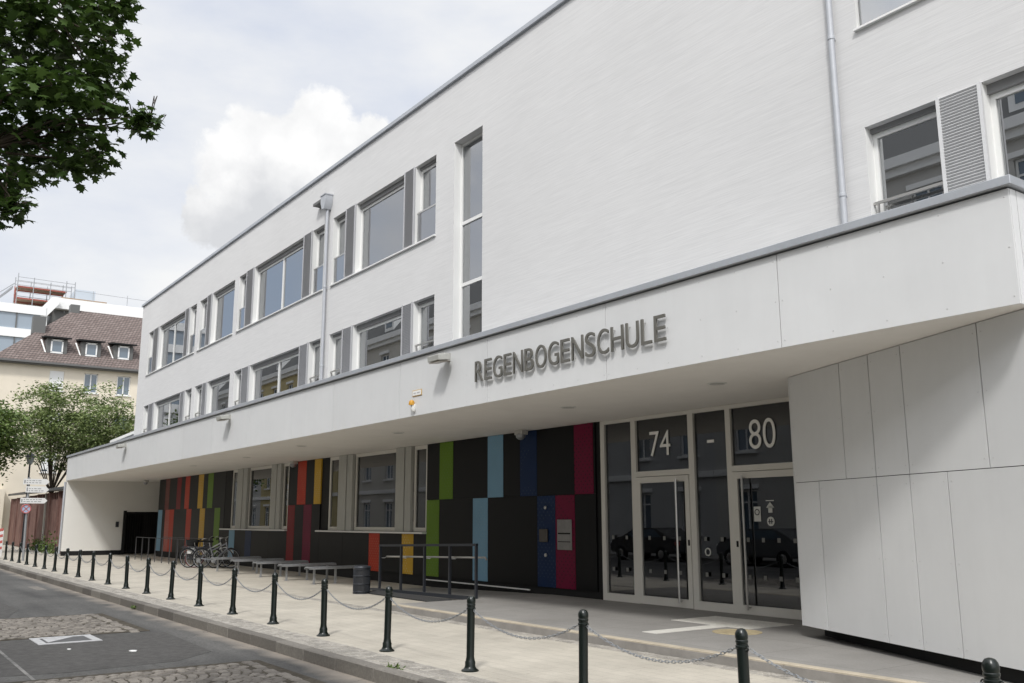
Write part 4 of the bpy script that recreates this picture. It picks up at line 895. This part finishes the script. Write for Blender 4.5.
# ------------------------------------------------------------------ beige house behind (its front faces +X)
H1 = thing('beige_house', (-76, 16, 0), 'beige house with brown tiled hip roof and three dormers behind the trees', 'house')
def sw(x, y, z): return (x, y, z)
XH = -76; fx = lambda x, y, z: (y, x, z)     # (along, depth, z) -> world
wy = [(11.28, 12.28), (13.7, 14.67), (16.08, 17.07), (18.5, 19.5), (21, 22)]
hh = []
for a, b_ in wy:
    for z in (11.3, 8.25, 5.2, 2.1): hh.append((a, b_, z, z + 1.5))
M['beige'] = mat('beige_render', (.74, .67, .55), .9, .2, var=.07, vscale=.5)
hm_ = holed(MB(), 7.6, 34, 0, 13.1, hh, XH, XH - .3, flip=fx); hm_.box(XH - 12, XH - .3, 7.6, 7.9, 0, 13.1); hm_.box(XH - 12, XH - .3, 33.7, 34, 0, 13.1); hm_.box(XH - 12.3, XH - 12, 7.6, 34, 0, 13.1)
hm_.done('wall', 'beige', H1)
def house_window(y0, y1, z0, z1, X, parent, blind=False, sgn=1):
    f = MB(); w = .07; xx = X - .16 * sgn
    for a, b_ in ((y0, y0 + w), (y1 - w, y1), ((y0 + y1) / 2 - .04, (y0 + y1) / 2 + .04)): f.box(xx, xx + .06, a, b_, z0, z1)
    f.box(xx, xx + .06, y0, y1, z0, z0 + w); f.box(xx, xx + .06, y0, y1, z1 - w, z1)
    o = f.done('window', 'white', parent)
    MB().box(xx + .02, xx + .025, y0 + .01, y1 - .01, z0 + .01, z1 - .01).done('pane', 'gl_far', o)
    MB().box(X - .15, X + .1, y0 - .1, y1 + .1, z0 - .08, z0 - .001).done('sill', 'white', o)
    if blind: MB().box(xx + .08, xx + .1, y0 + .01, y1 - .01, z0 + .2, z1).done('roller_blind', 'white', o)
    return o
for i, (a, b_) in enumerate(wy):
    for z in (11.3, 8.25, 5.2, 2.1): house_window(a, b_, z, z + 1.5, XH, H1, blind=(i == 0))
M['tile'] = None
def tiles():
    m = mat('brown_tiles', (.16, .11, .09), .8, .25); b = m.node_tree.nodes['Principled BSDF']
    tc = N(m, 'ShaderNodeTexCoord'); sp = N(m, 'ShaderNodeSeparateXYZ'); cb = N(m, 'ShaderNodeCombineXYZ'); L(m, tc.outputs['Object'], sp.inputs[0])
    ad = N(m, 'ShaderNodeMath', operation='ADD'); L(m, sp.outputs['X'], ad.inputs[0]); L(m, sp.outputs['Y'], ad.inputs[1])
    L(m, ad.outputs[0], cb.inputs['X']); L(m, sp.outputs['Z'], cb.inputs['Y'])
    br = N(m, 'ShaderNodeTexBrick', offset=.5); L(m, cb.outputs[0], br.inputs['Vector']); br.inputs['Scale'].default_value = 1
    for k_, v in (('Color1', (.15, .115, .103, 1)), ('Color2', (.215, .172, .155, 1)), ('Mortar', (.07, .058, .054, 1))): br.inputs[k_].default_value = v
    br.inputs['Brick Width'].default_value = .24; br.inputs['Row Height'].default_value = .2; br.inputs['Mortar Size'].default_value = .028
    L(m, br.outputs['Color'], b.inputs['Base Color'])
    return m
M['tile'] = tiles()
rf = MB(); e, zr, ze = .5, 18.9, 13.3
A_ = (XH + e, 7.2, ze); Bq = (XH + e, 34.5, ze); Cq = (XH - 12.8, 34.5, ze); Dq = (XH - 12.8, 7.2, ze); R1_ = (XH - 6.15, 13.6, zr); R2_ = (XH - 6.15, 28, zr)
rf.quad(A_, Bq, R2_, R1_); rf.bm.faces.new([rf.bm.verts.new(Vector(q)) for q in (A_, R1_, Dq)]); rf.quad(Dq, R1_, R2_, Cq); rf.bm.faces.new([rf.bm.verts.new(Vector(q)) for q in (Bq, Cq, R2_)])
rf.quad(A_, Dq, Cq, Bq)
ro = rf.done('roof', 'tile', H1)
MB().box(XH + e - .02, XH + e + .12, 7.1, 34.6, ze - .12, ze + .02).done('gutter', 'darkbox', H1); MB().box(XH, XH + e - .02, 7.2, 34.4, ze - .2, ze - .03).done('eaves', 'darkbox', H1)
MB().box(-82.6, -81.8, 13.25, 13.95, 18.2, 19.3).done('chimney', 'darkbox', ro); MB().box(-79.6, -78.8, 10.2, 11.1, 16, 17.4).done('chimney', 'darkbox', ro)
for a, b_ in ((11.27, 12.13), (13.72, 14.56), (16.1, 16.95), (18.6, 19.5), (21, 22)):
    d = MB(); X = -76.62; d.prism([(X, a - .28, 14.15), (X, b_ + .28, 14.15), (X, b_ + .28, 15.34), (X, a - .28, 15.34)], (-2.4, 0, 0)); do = d.done('dormer', 'darkbox', H1)
    MB().prism([(X + .35, a - .55, 15.35), (X + .35, b_ + .5, 15.35), (X - 2.6, b_ + .4, 15.75), (X - 2.6, a - .4, 15.75)], (0, 0, .12)).done('dormer_roof', 'black', do)
    f = MB(); f.box(X + .005, X + .06, a, a + .1, 14.3, 15.24); f.box(X + .005, X + .06, b_ - .1, b_, 14.3, 15.24); f.box(X + .005, X + .06, a, b_, 15.16, 15.28); f.box(X + .005, X + .06, a, b_, 14.22, 14.34); f.done('dormer_frame', 'white', do)
    MB().box(X + .001, X + .02, a + .1, b_ - .1, 14.34, 15.16).done('pane', 'gl_far', do)
    MB().prism([(X + .02, a - .28, 14.16), (X + .02, a - .36, 14.16), (X - 1.0, a - .62, 15.35), (X - 1.0, a - .5, 15.35)], (.05, 0, 0)).done('flashing', 'white', do)
# low part of the beige house at the far left
MB().box(-76, -75.2, 6.4, 9.0, 0, 3.9).done('porch_wall', 'beige', H1)
# ------------------------------------------------------------------ modern white block with scaffolding
H2 = thing('white_block', (-110, 5, 0), 'modern white building with blue window bands rising behind the brown roof', 'building')
XM = -110
mb = MB(); mb.box(XM - 14, XM - .3, -12, 15.6, 0, 24.6); mb.done('wall', 'white', H2)
for z0, z1 in ((23.75, 24.7), (21.1, 22.05), (17.6, 18.6), (14, 15)): MB().box(XM - .3, XM, -12, 15.4, z0, z1).done('parapet_band', 'white', H2)
for z0, z1 in ((22.05, 23.75), (18.6, 21.1), (15, 17.6)):
    w = MB().box(XM - .28, XM - .2, -12, 15.3, z0, z1).done('window_band', mat('blue_glass', (.26, .31, .36), .12, .8) if 'blue_glass' not in bpy.data.materials else bpy.data.materials['blue_glass'], H2)
    m_ = MB()
    for y in (12.55, 10.2, 7.9): m_.box(XM - .2, XM - .08, y, y + .12, z0, z1)
    m_.done('mullion', 'darkbox', w)
MB().prism([(XM - .1, 14.9, 22.9), (XM - .1, 16.6, 25.2), (XM - .1, 16.6, 26.0), (XM - .1, 15.9, 26.0), (XM - .1, 14.9, 24.6)], (-.8, 0, 0)).done('sloped_parapet', 'white', H2)
w2 = MB(); w2.box(XM - 16, XM - 2, 16.4, 60, 0, 25.0); w2.done('rear_wing', 'darkbox', H2)
MB().box(XM - 2, XM - 1.2, 16.2, 60, 25.0, 26.2).done('parapet_band', 'white', H2)
MB().box(XM - 6, XM - 2, 18.5, 20.6, 26.2, 27.6).done('roof_skylight', mat('skylight', (.5, .55, .6), .3), H2)
sc = thing('scaffolding', (-113, 15, 24.7), 'scaffolding with red boards and metal rails on the white block roof', 'scaffolding')
M['scr'] = mat('scaffold_red', (.25, .06, .04), .6); M['scb'] = mat('scaffold_board', (.3, .22, .15), .8)
for (y, zt) in ((12.6, 28.6), (14.2, 28.3), (15.9, 28.0), (17.5, 28.4), (18.4, 28.4)):
    for X in (-112, -114.2): MB().tube([(X, y, 24.7), (X, y, zt)], .045, 6).done('standard', 'galv', sc)
for X in (-112.05, -114.2):
    for z in (25.9, 27.2): MB().box(X - .04, X + .04, 12.6, 17.6, z - .16, z).done('red_board', 'scr', sc)
    for z in (27.8, 28.2, 26.5): MB().tube([(X, 12.6, z), (X, 18.4, z - .05)], .03, 5).done('guard_rail', 'galv', sc)
for z in (25.85, 27.15): MB().box(-114.1, -112.1, 12.6, 17.6, z, z + .05).done('deck', 'scb', sc)
MB().box(-114.6, -114.4, 12.7, 16.6, 24.7, 25.85).done('rear_sheeting', 'scb', sc)
for k in range(3):
    MB().tube([(-112, 12.6, 24.8 + k * .45), (-114.2, 12.6, 26.6 + k * .45)], .06, 5).done('red_brace', 'scr', sc)
MB().tube([(-112, 12.3, 27.4), (-112, 9.5, 24.9)], .05, 5).done('stair_rail', 'galv', sc); MB().prism([(-112.2, 12.2, 26.9), (-112.2, 12.2, 27.2), (-112.2, 10.2, 24.95), (-112.2, 10.2, 24.7)], (-.9, 0, 0)).done('stair_flight', 'galv', sc)
for y in (20.3, 24, 27.5): MB().tube([(-111.5, y, 26.2), (-111.5, y, 27.5)], .035, 5).done('standard', 'galv', sc)
MB().tube([(-111.5, 18.4, 27.3), (-111.5, 30, 27.1)], .025, 5).done('guard_rail', 'galv', sc); MB().box(-111.6, -111.5, 17, 21.8, 26.2, 26.4).done('red_board', 'scb', sc)
# ------------------------------------------------------------------ houses and parked cars across the street (seen mirrored in the glass)
YO = -9.5
fo = lambda x, y, z: (x, YO - (y - YO), z)
cols = [('light_ochre', (.55, .47, .3)), ('grey_white', (.55, .55, .53)), ('ochre', (.55, .47, .26)), ('cream', (.56, .54, .49)), ('pale_grey', (.47, .47, .46)), ('stone_grey', (.5, .49, .46)), ('white_stucco', (.66, .65, .62))]
xh = [(-150, -118), (-118, -92), (-92, -70), (-70, -48), (-48, -31), (-31, -12), (-12, 10)]
for i, ((a, b_), (cn, cc_)) in enumerate(zip(xh, cols)):
    hm_ = mat(cn + '_render', cc_, .9, .2, var=.06, vscale=.5)
    H = thing('town_house', (a, YO, 0), '%s rendered town house across the street, mirrored in the school windows' % cn.replace('_', ' '), 'house', 'town houses across the street')
    n = int((b_ - a) / 3.3); st_ = (b_ - a) / n; hl = []
    for k in range(n):
        cx = a + st_ * (k + .5)
        for z in (1.0, 4.8, 8.4, 11.8): hl.append((cx - .6, cx + .6, z, z + 2.0))
    wb = holed(MB(), a, b_, 0, 15.2, hl, YO, YO + .35, flip=fo); wb.box(a, a + .3, YO - 10, YO - .35, 0, 15.2); wb.box(b_ - .3, b_ - .01, YO - 10, YO - .35, 0, 15.2); wb.box(a, b_ - .01, YO - 10.3, YO - 10, 0, 15.2)
    wb.done('wall', hm_, H)
    cr = MB(); cr.box(a + .01, b_ - .01, YO + .001, YO + .45, 14.8, 15.2); cr.box(a + .01, b_ - .01, YO + .001, YO + .25, 14.5, 14.8); cr.box(a + .01, b_ - .01, YO + .001, YO + .15, 3.7, 4.0); cr.done('cornice', 'white', H)
    rf = MB(); rf.prism([(a, YO + .1, 15.21), (a, YO - 2.6, 18.3), (a, YO - 10, 18.3), (a, YO - 10, 15.21)], (b_ - a - .01, 0, 0)); ro = rf.done('mansard_roof', 'darkbox', H)
    first = None
    for k, h in enumerate(hl):
        if first is None:
            f = MB(); x0, x1, z0, z1 = h
            for q, w in ((x0, x0 + .08), (x1 - .08, x1), ((x0 + x1) / 2 - .04, (x0 + x1) / 2 + .04)): f.box(q, w, YO - .2, YO - .12, z0, z1)
            f.box(x0, x1, YO - .198, YO - .122, z0, z0 + .08); f.box(x0, x1, YO - .198, YO - .122, z1 - .08, z1); f.box(x0, x1, YO - .198, YO - .122, z1 - .6, z1 - .53); f.box(x0 - .1, x1 + .1, YO + .001, YO + .15, z0 - .12, z0 - .001); f.box(x0 - .15, x1 + .15, YO + .001, YO + .1, z1 + .05, z1 + .25)
            first = f.done('window', 'white', H); MB().box(x0, x1, YO - .17, YO - .165, z0, z1).done('pane', 'gl_far', first); h0 = h; fl0 = first.location.copy()
        else:
            c = copy_tree(first, H); c.location = fl0 + Vector((h[0] - h0[0], 0, h[2] - h0[2]))
    for k in range(0, n, 2):
        cx = a + st_ * (k + .5); d = MB().box(cx - .7, cx + .7, YO - 2.4, YO - .3, 15.6, 17.4).done('dormer', 'white', H); MB().box(cx - .45, cx + .45, YO - .299, YO - .28, 15.9, 17.2).done('pane', 'gl_far', d)
def car(x, col, label):
    t = thing('parked_car', (0, 0, 0), label, 'car', 'cars parked across the street')
    m = mat('car_paint_' + label.split()[0], col, .25, .6)
    prof = [(-2.1, .35), (-2.12, .75), (-1.85, .95), (-1.2, 1.02), (-.55, 1.42), (.9, 1.45), (1.6, 1.05), (2.05, .95), (2.12, .6), (2.1, .35)]
    b = MB(); b.prism([(p, -.82, z) for p, z in prof], (0, 1.64, 0)); bmesh.ops.bevel(b.bm, geom=b.bm.edges[:], offset=.06, segments=2, affect='EDGES'); b.done('body', m, t)
    g = MB(); 
    for s in (-.825, .818): g.prism([(-1.02, s, 1.02), (-.5, s, 1.36), (.86, s, 1.38), (1.35, s, 1.05)], (0, .007, 0))
    g.done('side_windows', 'gl_far', t)
    g = MB(); g.quad((-1.19, -.7, 1.05), (-1.19, .7, 1.05), (-.6, .66, 1.415), (-.6, -.66, 1.415)); g.done('windscreen', 'gl_far', t)
    for wx in (-1.35, 1.3):
        for s in (-.84, .66):
            w = MB().lathe((wx, s, .32), [(.2, 0), (.31, .0), (.32, .02), (.32, .16), (.31, .18), (.2, .18)], 24, axis=(0, 1, 0)).done('wheel', 'tyre', t)
            MB().lathe((wx, s - .004 if s < 0 else s + .176, .32), [(.19, 0), (.17, .008)], 18, axis=(0, 1, 0)).done('rim', 'steel', w)
    for s in (-.62, .62):
        MB().box(-2.13, -2.02, s - .16, s + .16, .68, .82, bev=.02).done('headlight', 'white', t); MB().box(2.04, 2.14, s - .14, s + .14, .7, .85, bev=.02).done('tail_light', bpy.data.materials['sign_red'], t)
    t.location = (x, -5.3, -.14); return t
car(-24.5, (.11, .115, .12), 'dark grey car parked across the street, mirrored in the entrance glass')
car(-31, (.06, .06, .06), 'black car parked across the street, mirrored in the entrance glass')
car(-37.6, (.25, .26, .27), 'silver car parked across the street, mirrored in the entrance glass')
# ------------------------------------------------------------------ sky and sun
sun_to = Vector((1.0, -1, 1.62)).normalized()
SKY_STR = .11
Wd = bpy.data.worlds.new('World'); S.world = Wd; Wd.use_nodes = True; nt = Wd.node_tree; nt.nodes.clear()
class WM: node_tree = nt
wm = WM()
out = N(wm, 'ShaderNodeOutputWorld'); bg = N(wm, 'ShaderNodeBackground'); bg.inputs['Strength'].default_value = SKY_STR
sky = N(wm, 'ShaderNodeTexSky', sky_type='NISHITA'); sky.sun_disc = False; sky.sun_elevation = math.asin(sun_to.z); sky.sun_rotation = math.atan2(sun_to.x, sun_to.y); sky.dust_density = 2.5; sky.air_density = 1.2
tc = N(wm, 'ShaderNodeTexCoord')
# high thin cloud veil: world-direction noise
n1 = N(wm, 'ShaderNodeTexNoise', Scale=2.2, Detail=7.0, Roughness=.55); mp = N(wm, 'ShaderNodeMapping'); mp.inputs['Scale'].default_value = (1, 1, 2.4); L(wm, tc.outputs['Generated'], mp.inputs['Vector']); L(wm, mp.outputs[0], n1.inputs['Vector'])
r1 = N(wm, 'ShaderNodeMapRange'); r1.inputs['From Min'].default_value = .36; r1.inputs['From Max'].default_value = .6; r1.inputs['To Min'].default_value = .0; r1.inputs['To Max'].default_value = 1; L(wm, n1.outputs['Fac'], r1.inputs['Value'])
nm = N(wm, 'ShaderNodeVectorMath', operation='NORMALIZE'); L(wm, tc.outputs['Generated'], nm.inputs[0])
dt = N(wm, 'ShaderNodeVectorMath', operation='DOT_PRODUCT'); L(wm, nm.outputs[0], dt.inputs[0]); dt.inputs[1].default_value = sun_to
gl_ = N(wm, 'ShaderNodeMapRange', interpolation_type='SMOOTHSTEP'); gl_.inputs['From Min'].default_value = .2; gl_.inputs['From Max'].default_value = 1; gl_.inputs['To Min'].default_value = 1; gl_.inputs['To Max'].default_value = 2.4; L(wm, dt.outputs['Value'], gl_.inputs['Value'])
veil = N(wm, 'ShaderNodeMix', data_type='RGBA'); veil.inputs['A'].default_value = (5.7, 6.1, 7.0, 1); veil.inputs['B'].default_value = (8.0, 8.0, 7.95, 1); L(wm, r1.outputs[0], veil.inputs['Factor'])
mx0 = N(wm, 'ShaderNodeMix', data_type='RGBA'); mx0.inputs['Factor'].default_value = .93; L(wm, sky.outputs[0], mx0.inputs['A']); L(wm, veil.outputs['Result'], mx0.inputs['B'])
# cumulus: soft blobs round a few sky directions, broken up with noise
nz = N(wm, 'ShaderNodeTexNoise', Scale=11.0, Detail=10.0, Roughness=.62); L(wm, tc.outputs['Generated'], nz.inputs['Vector'])
sb_ = N(wm, 'ShaderNodeVectorMath', operation='SUBTRACT'); L(wm, nz.outputs['Color'], sb_.inputs[0]); sb_.inputs[1].default_value = (.5, .5, .5)
sc2 = N(wm, 'ShaderNodeVectorMath', operation='SCALE'); L(wm, sb_.outputs[0], sc2.inputs[0]); sc2.inputs['Scale'].default_value = .11
pd_ = N(wm, 'ShaderNodeVectorMath', operation='ADD'); L(wm, tc.outputs['Generated'], pd_.inputs[0]); L(wm, sc2.outputs[0], pd_.inputs[1])
blobs = [((-.872, .29, 0.356), .05), ((-.862, .318, 0.353), .045), ((-.838, .355, 0.378), .052), ((-.832, .375, 0.363), .055), ((-.815, .405, 0.373), .045), ((-.865, .325, 0.323), .06), ((-.84, .37, 0.333), .06),
         ((-.905, .268, 0.300), .03), ((-.895, .29, 0.293), .04), ((-.88, .345, 0.278), .06), ((-.8, .45, 0.348), .06), ((-.82, .42, 0.308), .07), ((-.3, -.6, .6), .2), ((.3, -.7, .55), .22), ((-.75, -.4, .5), .18), ((-.55, -.7, .4), .15)]
acc = None
for c, r in blobs:
    d = N(wm, 'ShaderNodeVectorMath', operation='DISTANCE'); L(wm, pd_.outputs[0], d.inputs[0]); cv = Vector(c).normalized(); d.inputs[1].default_value = cv
    q = N(wm, 'ShaderNodeMapRange'); q.inputs['From Min'].default_value = r * 1.03; q.inputs['From Max'].default_value = r * .84; L(wm, d.outputs['Value'], q.inputs['Value'])
    if acc is None: acc = q.outputs[0]
    else:
        mm = N(wm, 'ShaderNodeMath', operation='MAXIMUM'); L(wm, acc, mm.inputs[0]); L(wm, q.outputs[0], mm.inputs[1]); acc = mm.outputs[0]
bgap = N(wm, 'ShaderNodeVectorMath', operation='DISTANCE'); L(wm, pd_.outputs[0], bgap.inputs[0]); bgap.inputs[1].default_value = Vector((-.93, -.32, .225)).normalized()
bq = N(wm, 'ShaderNodeMapRange'); bq.inputs['From Min'].default_value = .17; bq.inputs['From Max'].default_value = .05; bq.inputs['To Max'].default_value = .9; L(wm, bgap.outputs['Value'], bq.inputs['Value'])
mxb = N(wm, 'ShaderNodeMix', data_type='RGBA'); L(wm, bq.outputs[0], mxb.inputs['Factor']); L(wm, mx0.outputs['Result'], mxb.inputs['A']); mxb.inputs['B'].default_value = (5.0, 6.1, 7.7, 1); mx0 = mxb
# cumulus shading: whiter above, greyer towards its flat base
spz = N(wm, 'ShaderNodeSeparateXYZ'); L(wm, pd_.outputs[0], spz.inputs[0])
rz_ = N(wm, 'ShaderNodeMapRange'); rz_.inputs['From Min'].default_value = .30; rz_.inputs['From Max'].default_value = .36; L(wm, spz.outputs['Z'], rz_.inputs['Value'])
cc2 = N(wm, 'ShaderNodeMix', data_type='RGBA'); cc2.inputs['A'].default_value = (5.7, 5.8, 6.0, 1); cc2.inputs['B'].default_value = (8.2, 8.2, 8.2, 1)
nz2 = N(wm, 'ShaderNodeTexNoise', Scale=14.0, Detail=6.0); L(wm, tc.outputs['Generated'], nz2.inputs['Vector'])
ml = N(wm, 'ShaderNodeMath', operation='MULTIPLY_ADD'); L(wm, nz2.outputs['Fac'], ml.inputs[0]); ml.inputs[1].default_value = 2.6; ml.inputs[2].default_value = -1.35
sm = N(wm, 'ShaderNodeMath', operation='ADD', use_clamp=True); L(wm, ml.outputs[0], sm.inputs[0]); L(wm, rz_.outputs[0], sm.inputs[1]); L(wm, sm.outputs[0], cc2.inputs['Factor'])
mx1 = N(wm, 'ShaderNodeMix', data_type='RGBA'); L(wm, acc, mx1.inputs['Factor']); L(wm, mx0.outputs['Result'], mx1.inputs['A']); L(wm, cc2.outputs['Result'], mx1.inputs['B'])
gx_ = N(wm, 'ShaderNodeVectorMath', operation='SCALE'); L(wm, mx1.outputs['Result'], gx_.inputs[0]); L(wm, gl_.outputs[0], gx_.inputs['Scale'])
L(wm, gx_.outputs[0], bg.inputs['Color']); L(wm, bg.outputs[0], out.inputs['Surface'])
sl = bpy.data.lights.new('sun', 'SUN'); sl.energy = 2.1; sl.angle = math.radians(7); sl.color = (1, .98, .95)
so_ = bpy.data.objects.new('sun', sl); C.objects.link(so_); so_.rotation_euler = (-sun_to).to_track_quat('-Z', 'Y').to_euler(); so_.location = (0, 0, 40)
# ------------------------------------------------------------------ camera
cd = bpy.data.cameras.new('camera'); cam = bpy.data.objects.new('camera', cd); C.objects.link(cam)
cd.sensor_width = 36; cd.lens = 922.16 * 36 / 1024; cd.clip_end = 2000; cd.clip_start = .1
r_ = Vector((.578144, .815931, -.002245)); u_ = Vector((.156425, -.108137, .981752)); w_ = Vector((-.8008, .567946, .190151))
cam.matrix_world = Matrix(((r_.x, u_.x, -w_.x, 0), (r_.y, u_.y, -w_.y, 0), (r_.z, u_.z, -w_.z, 1.65), (0, 0, 0, 1)))
S.camera = cam
S.view_settings.view_transform = 'Standard'; S.view_settings.look = 'None'; S.view_settings.exposure = .16; S.view_settings.gamma = 1
S.cycles.max_bounces = 8; S.cycles.transparent_max_bounces = 16; S.cycles.caustics_reflective = False; S.cycles.caustics_refractive = False
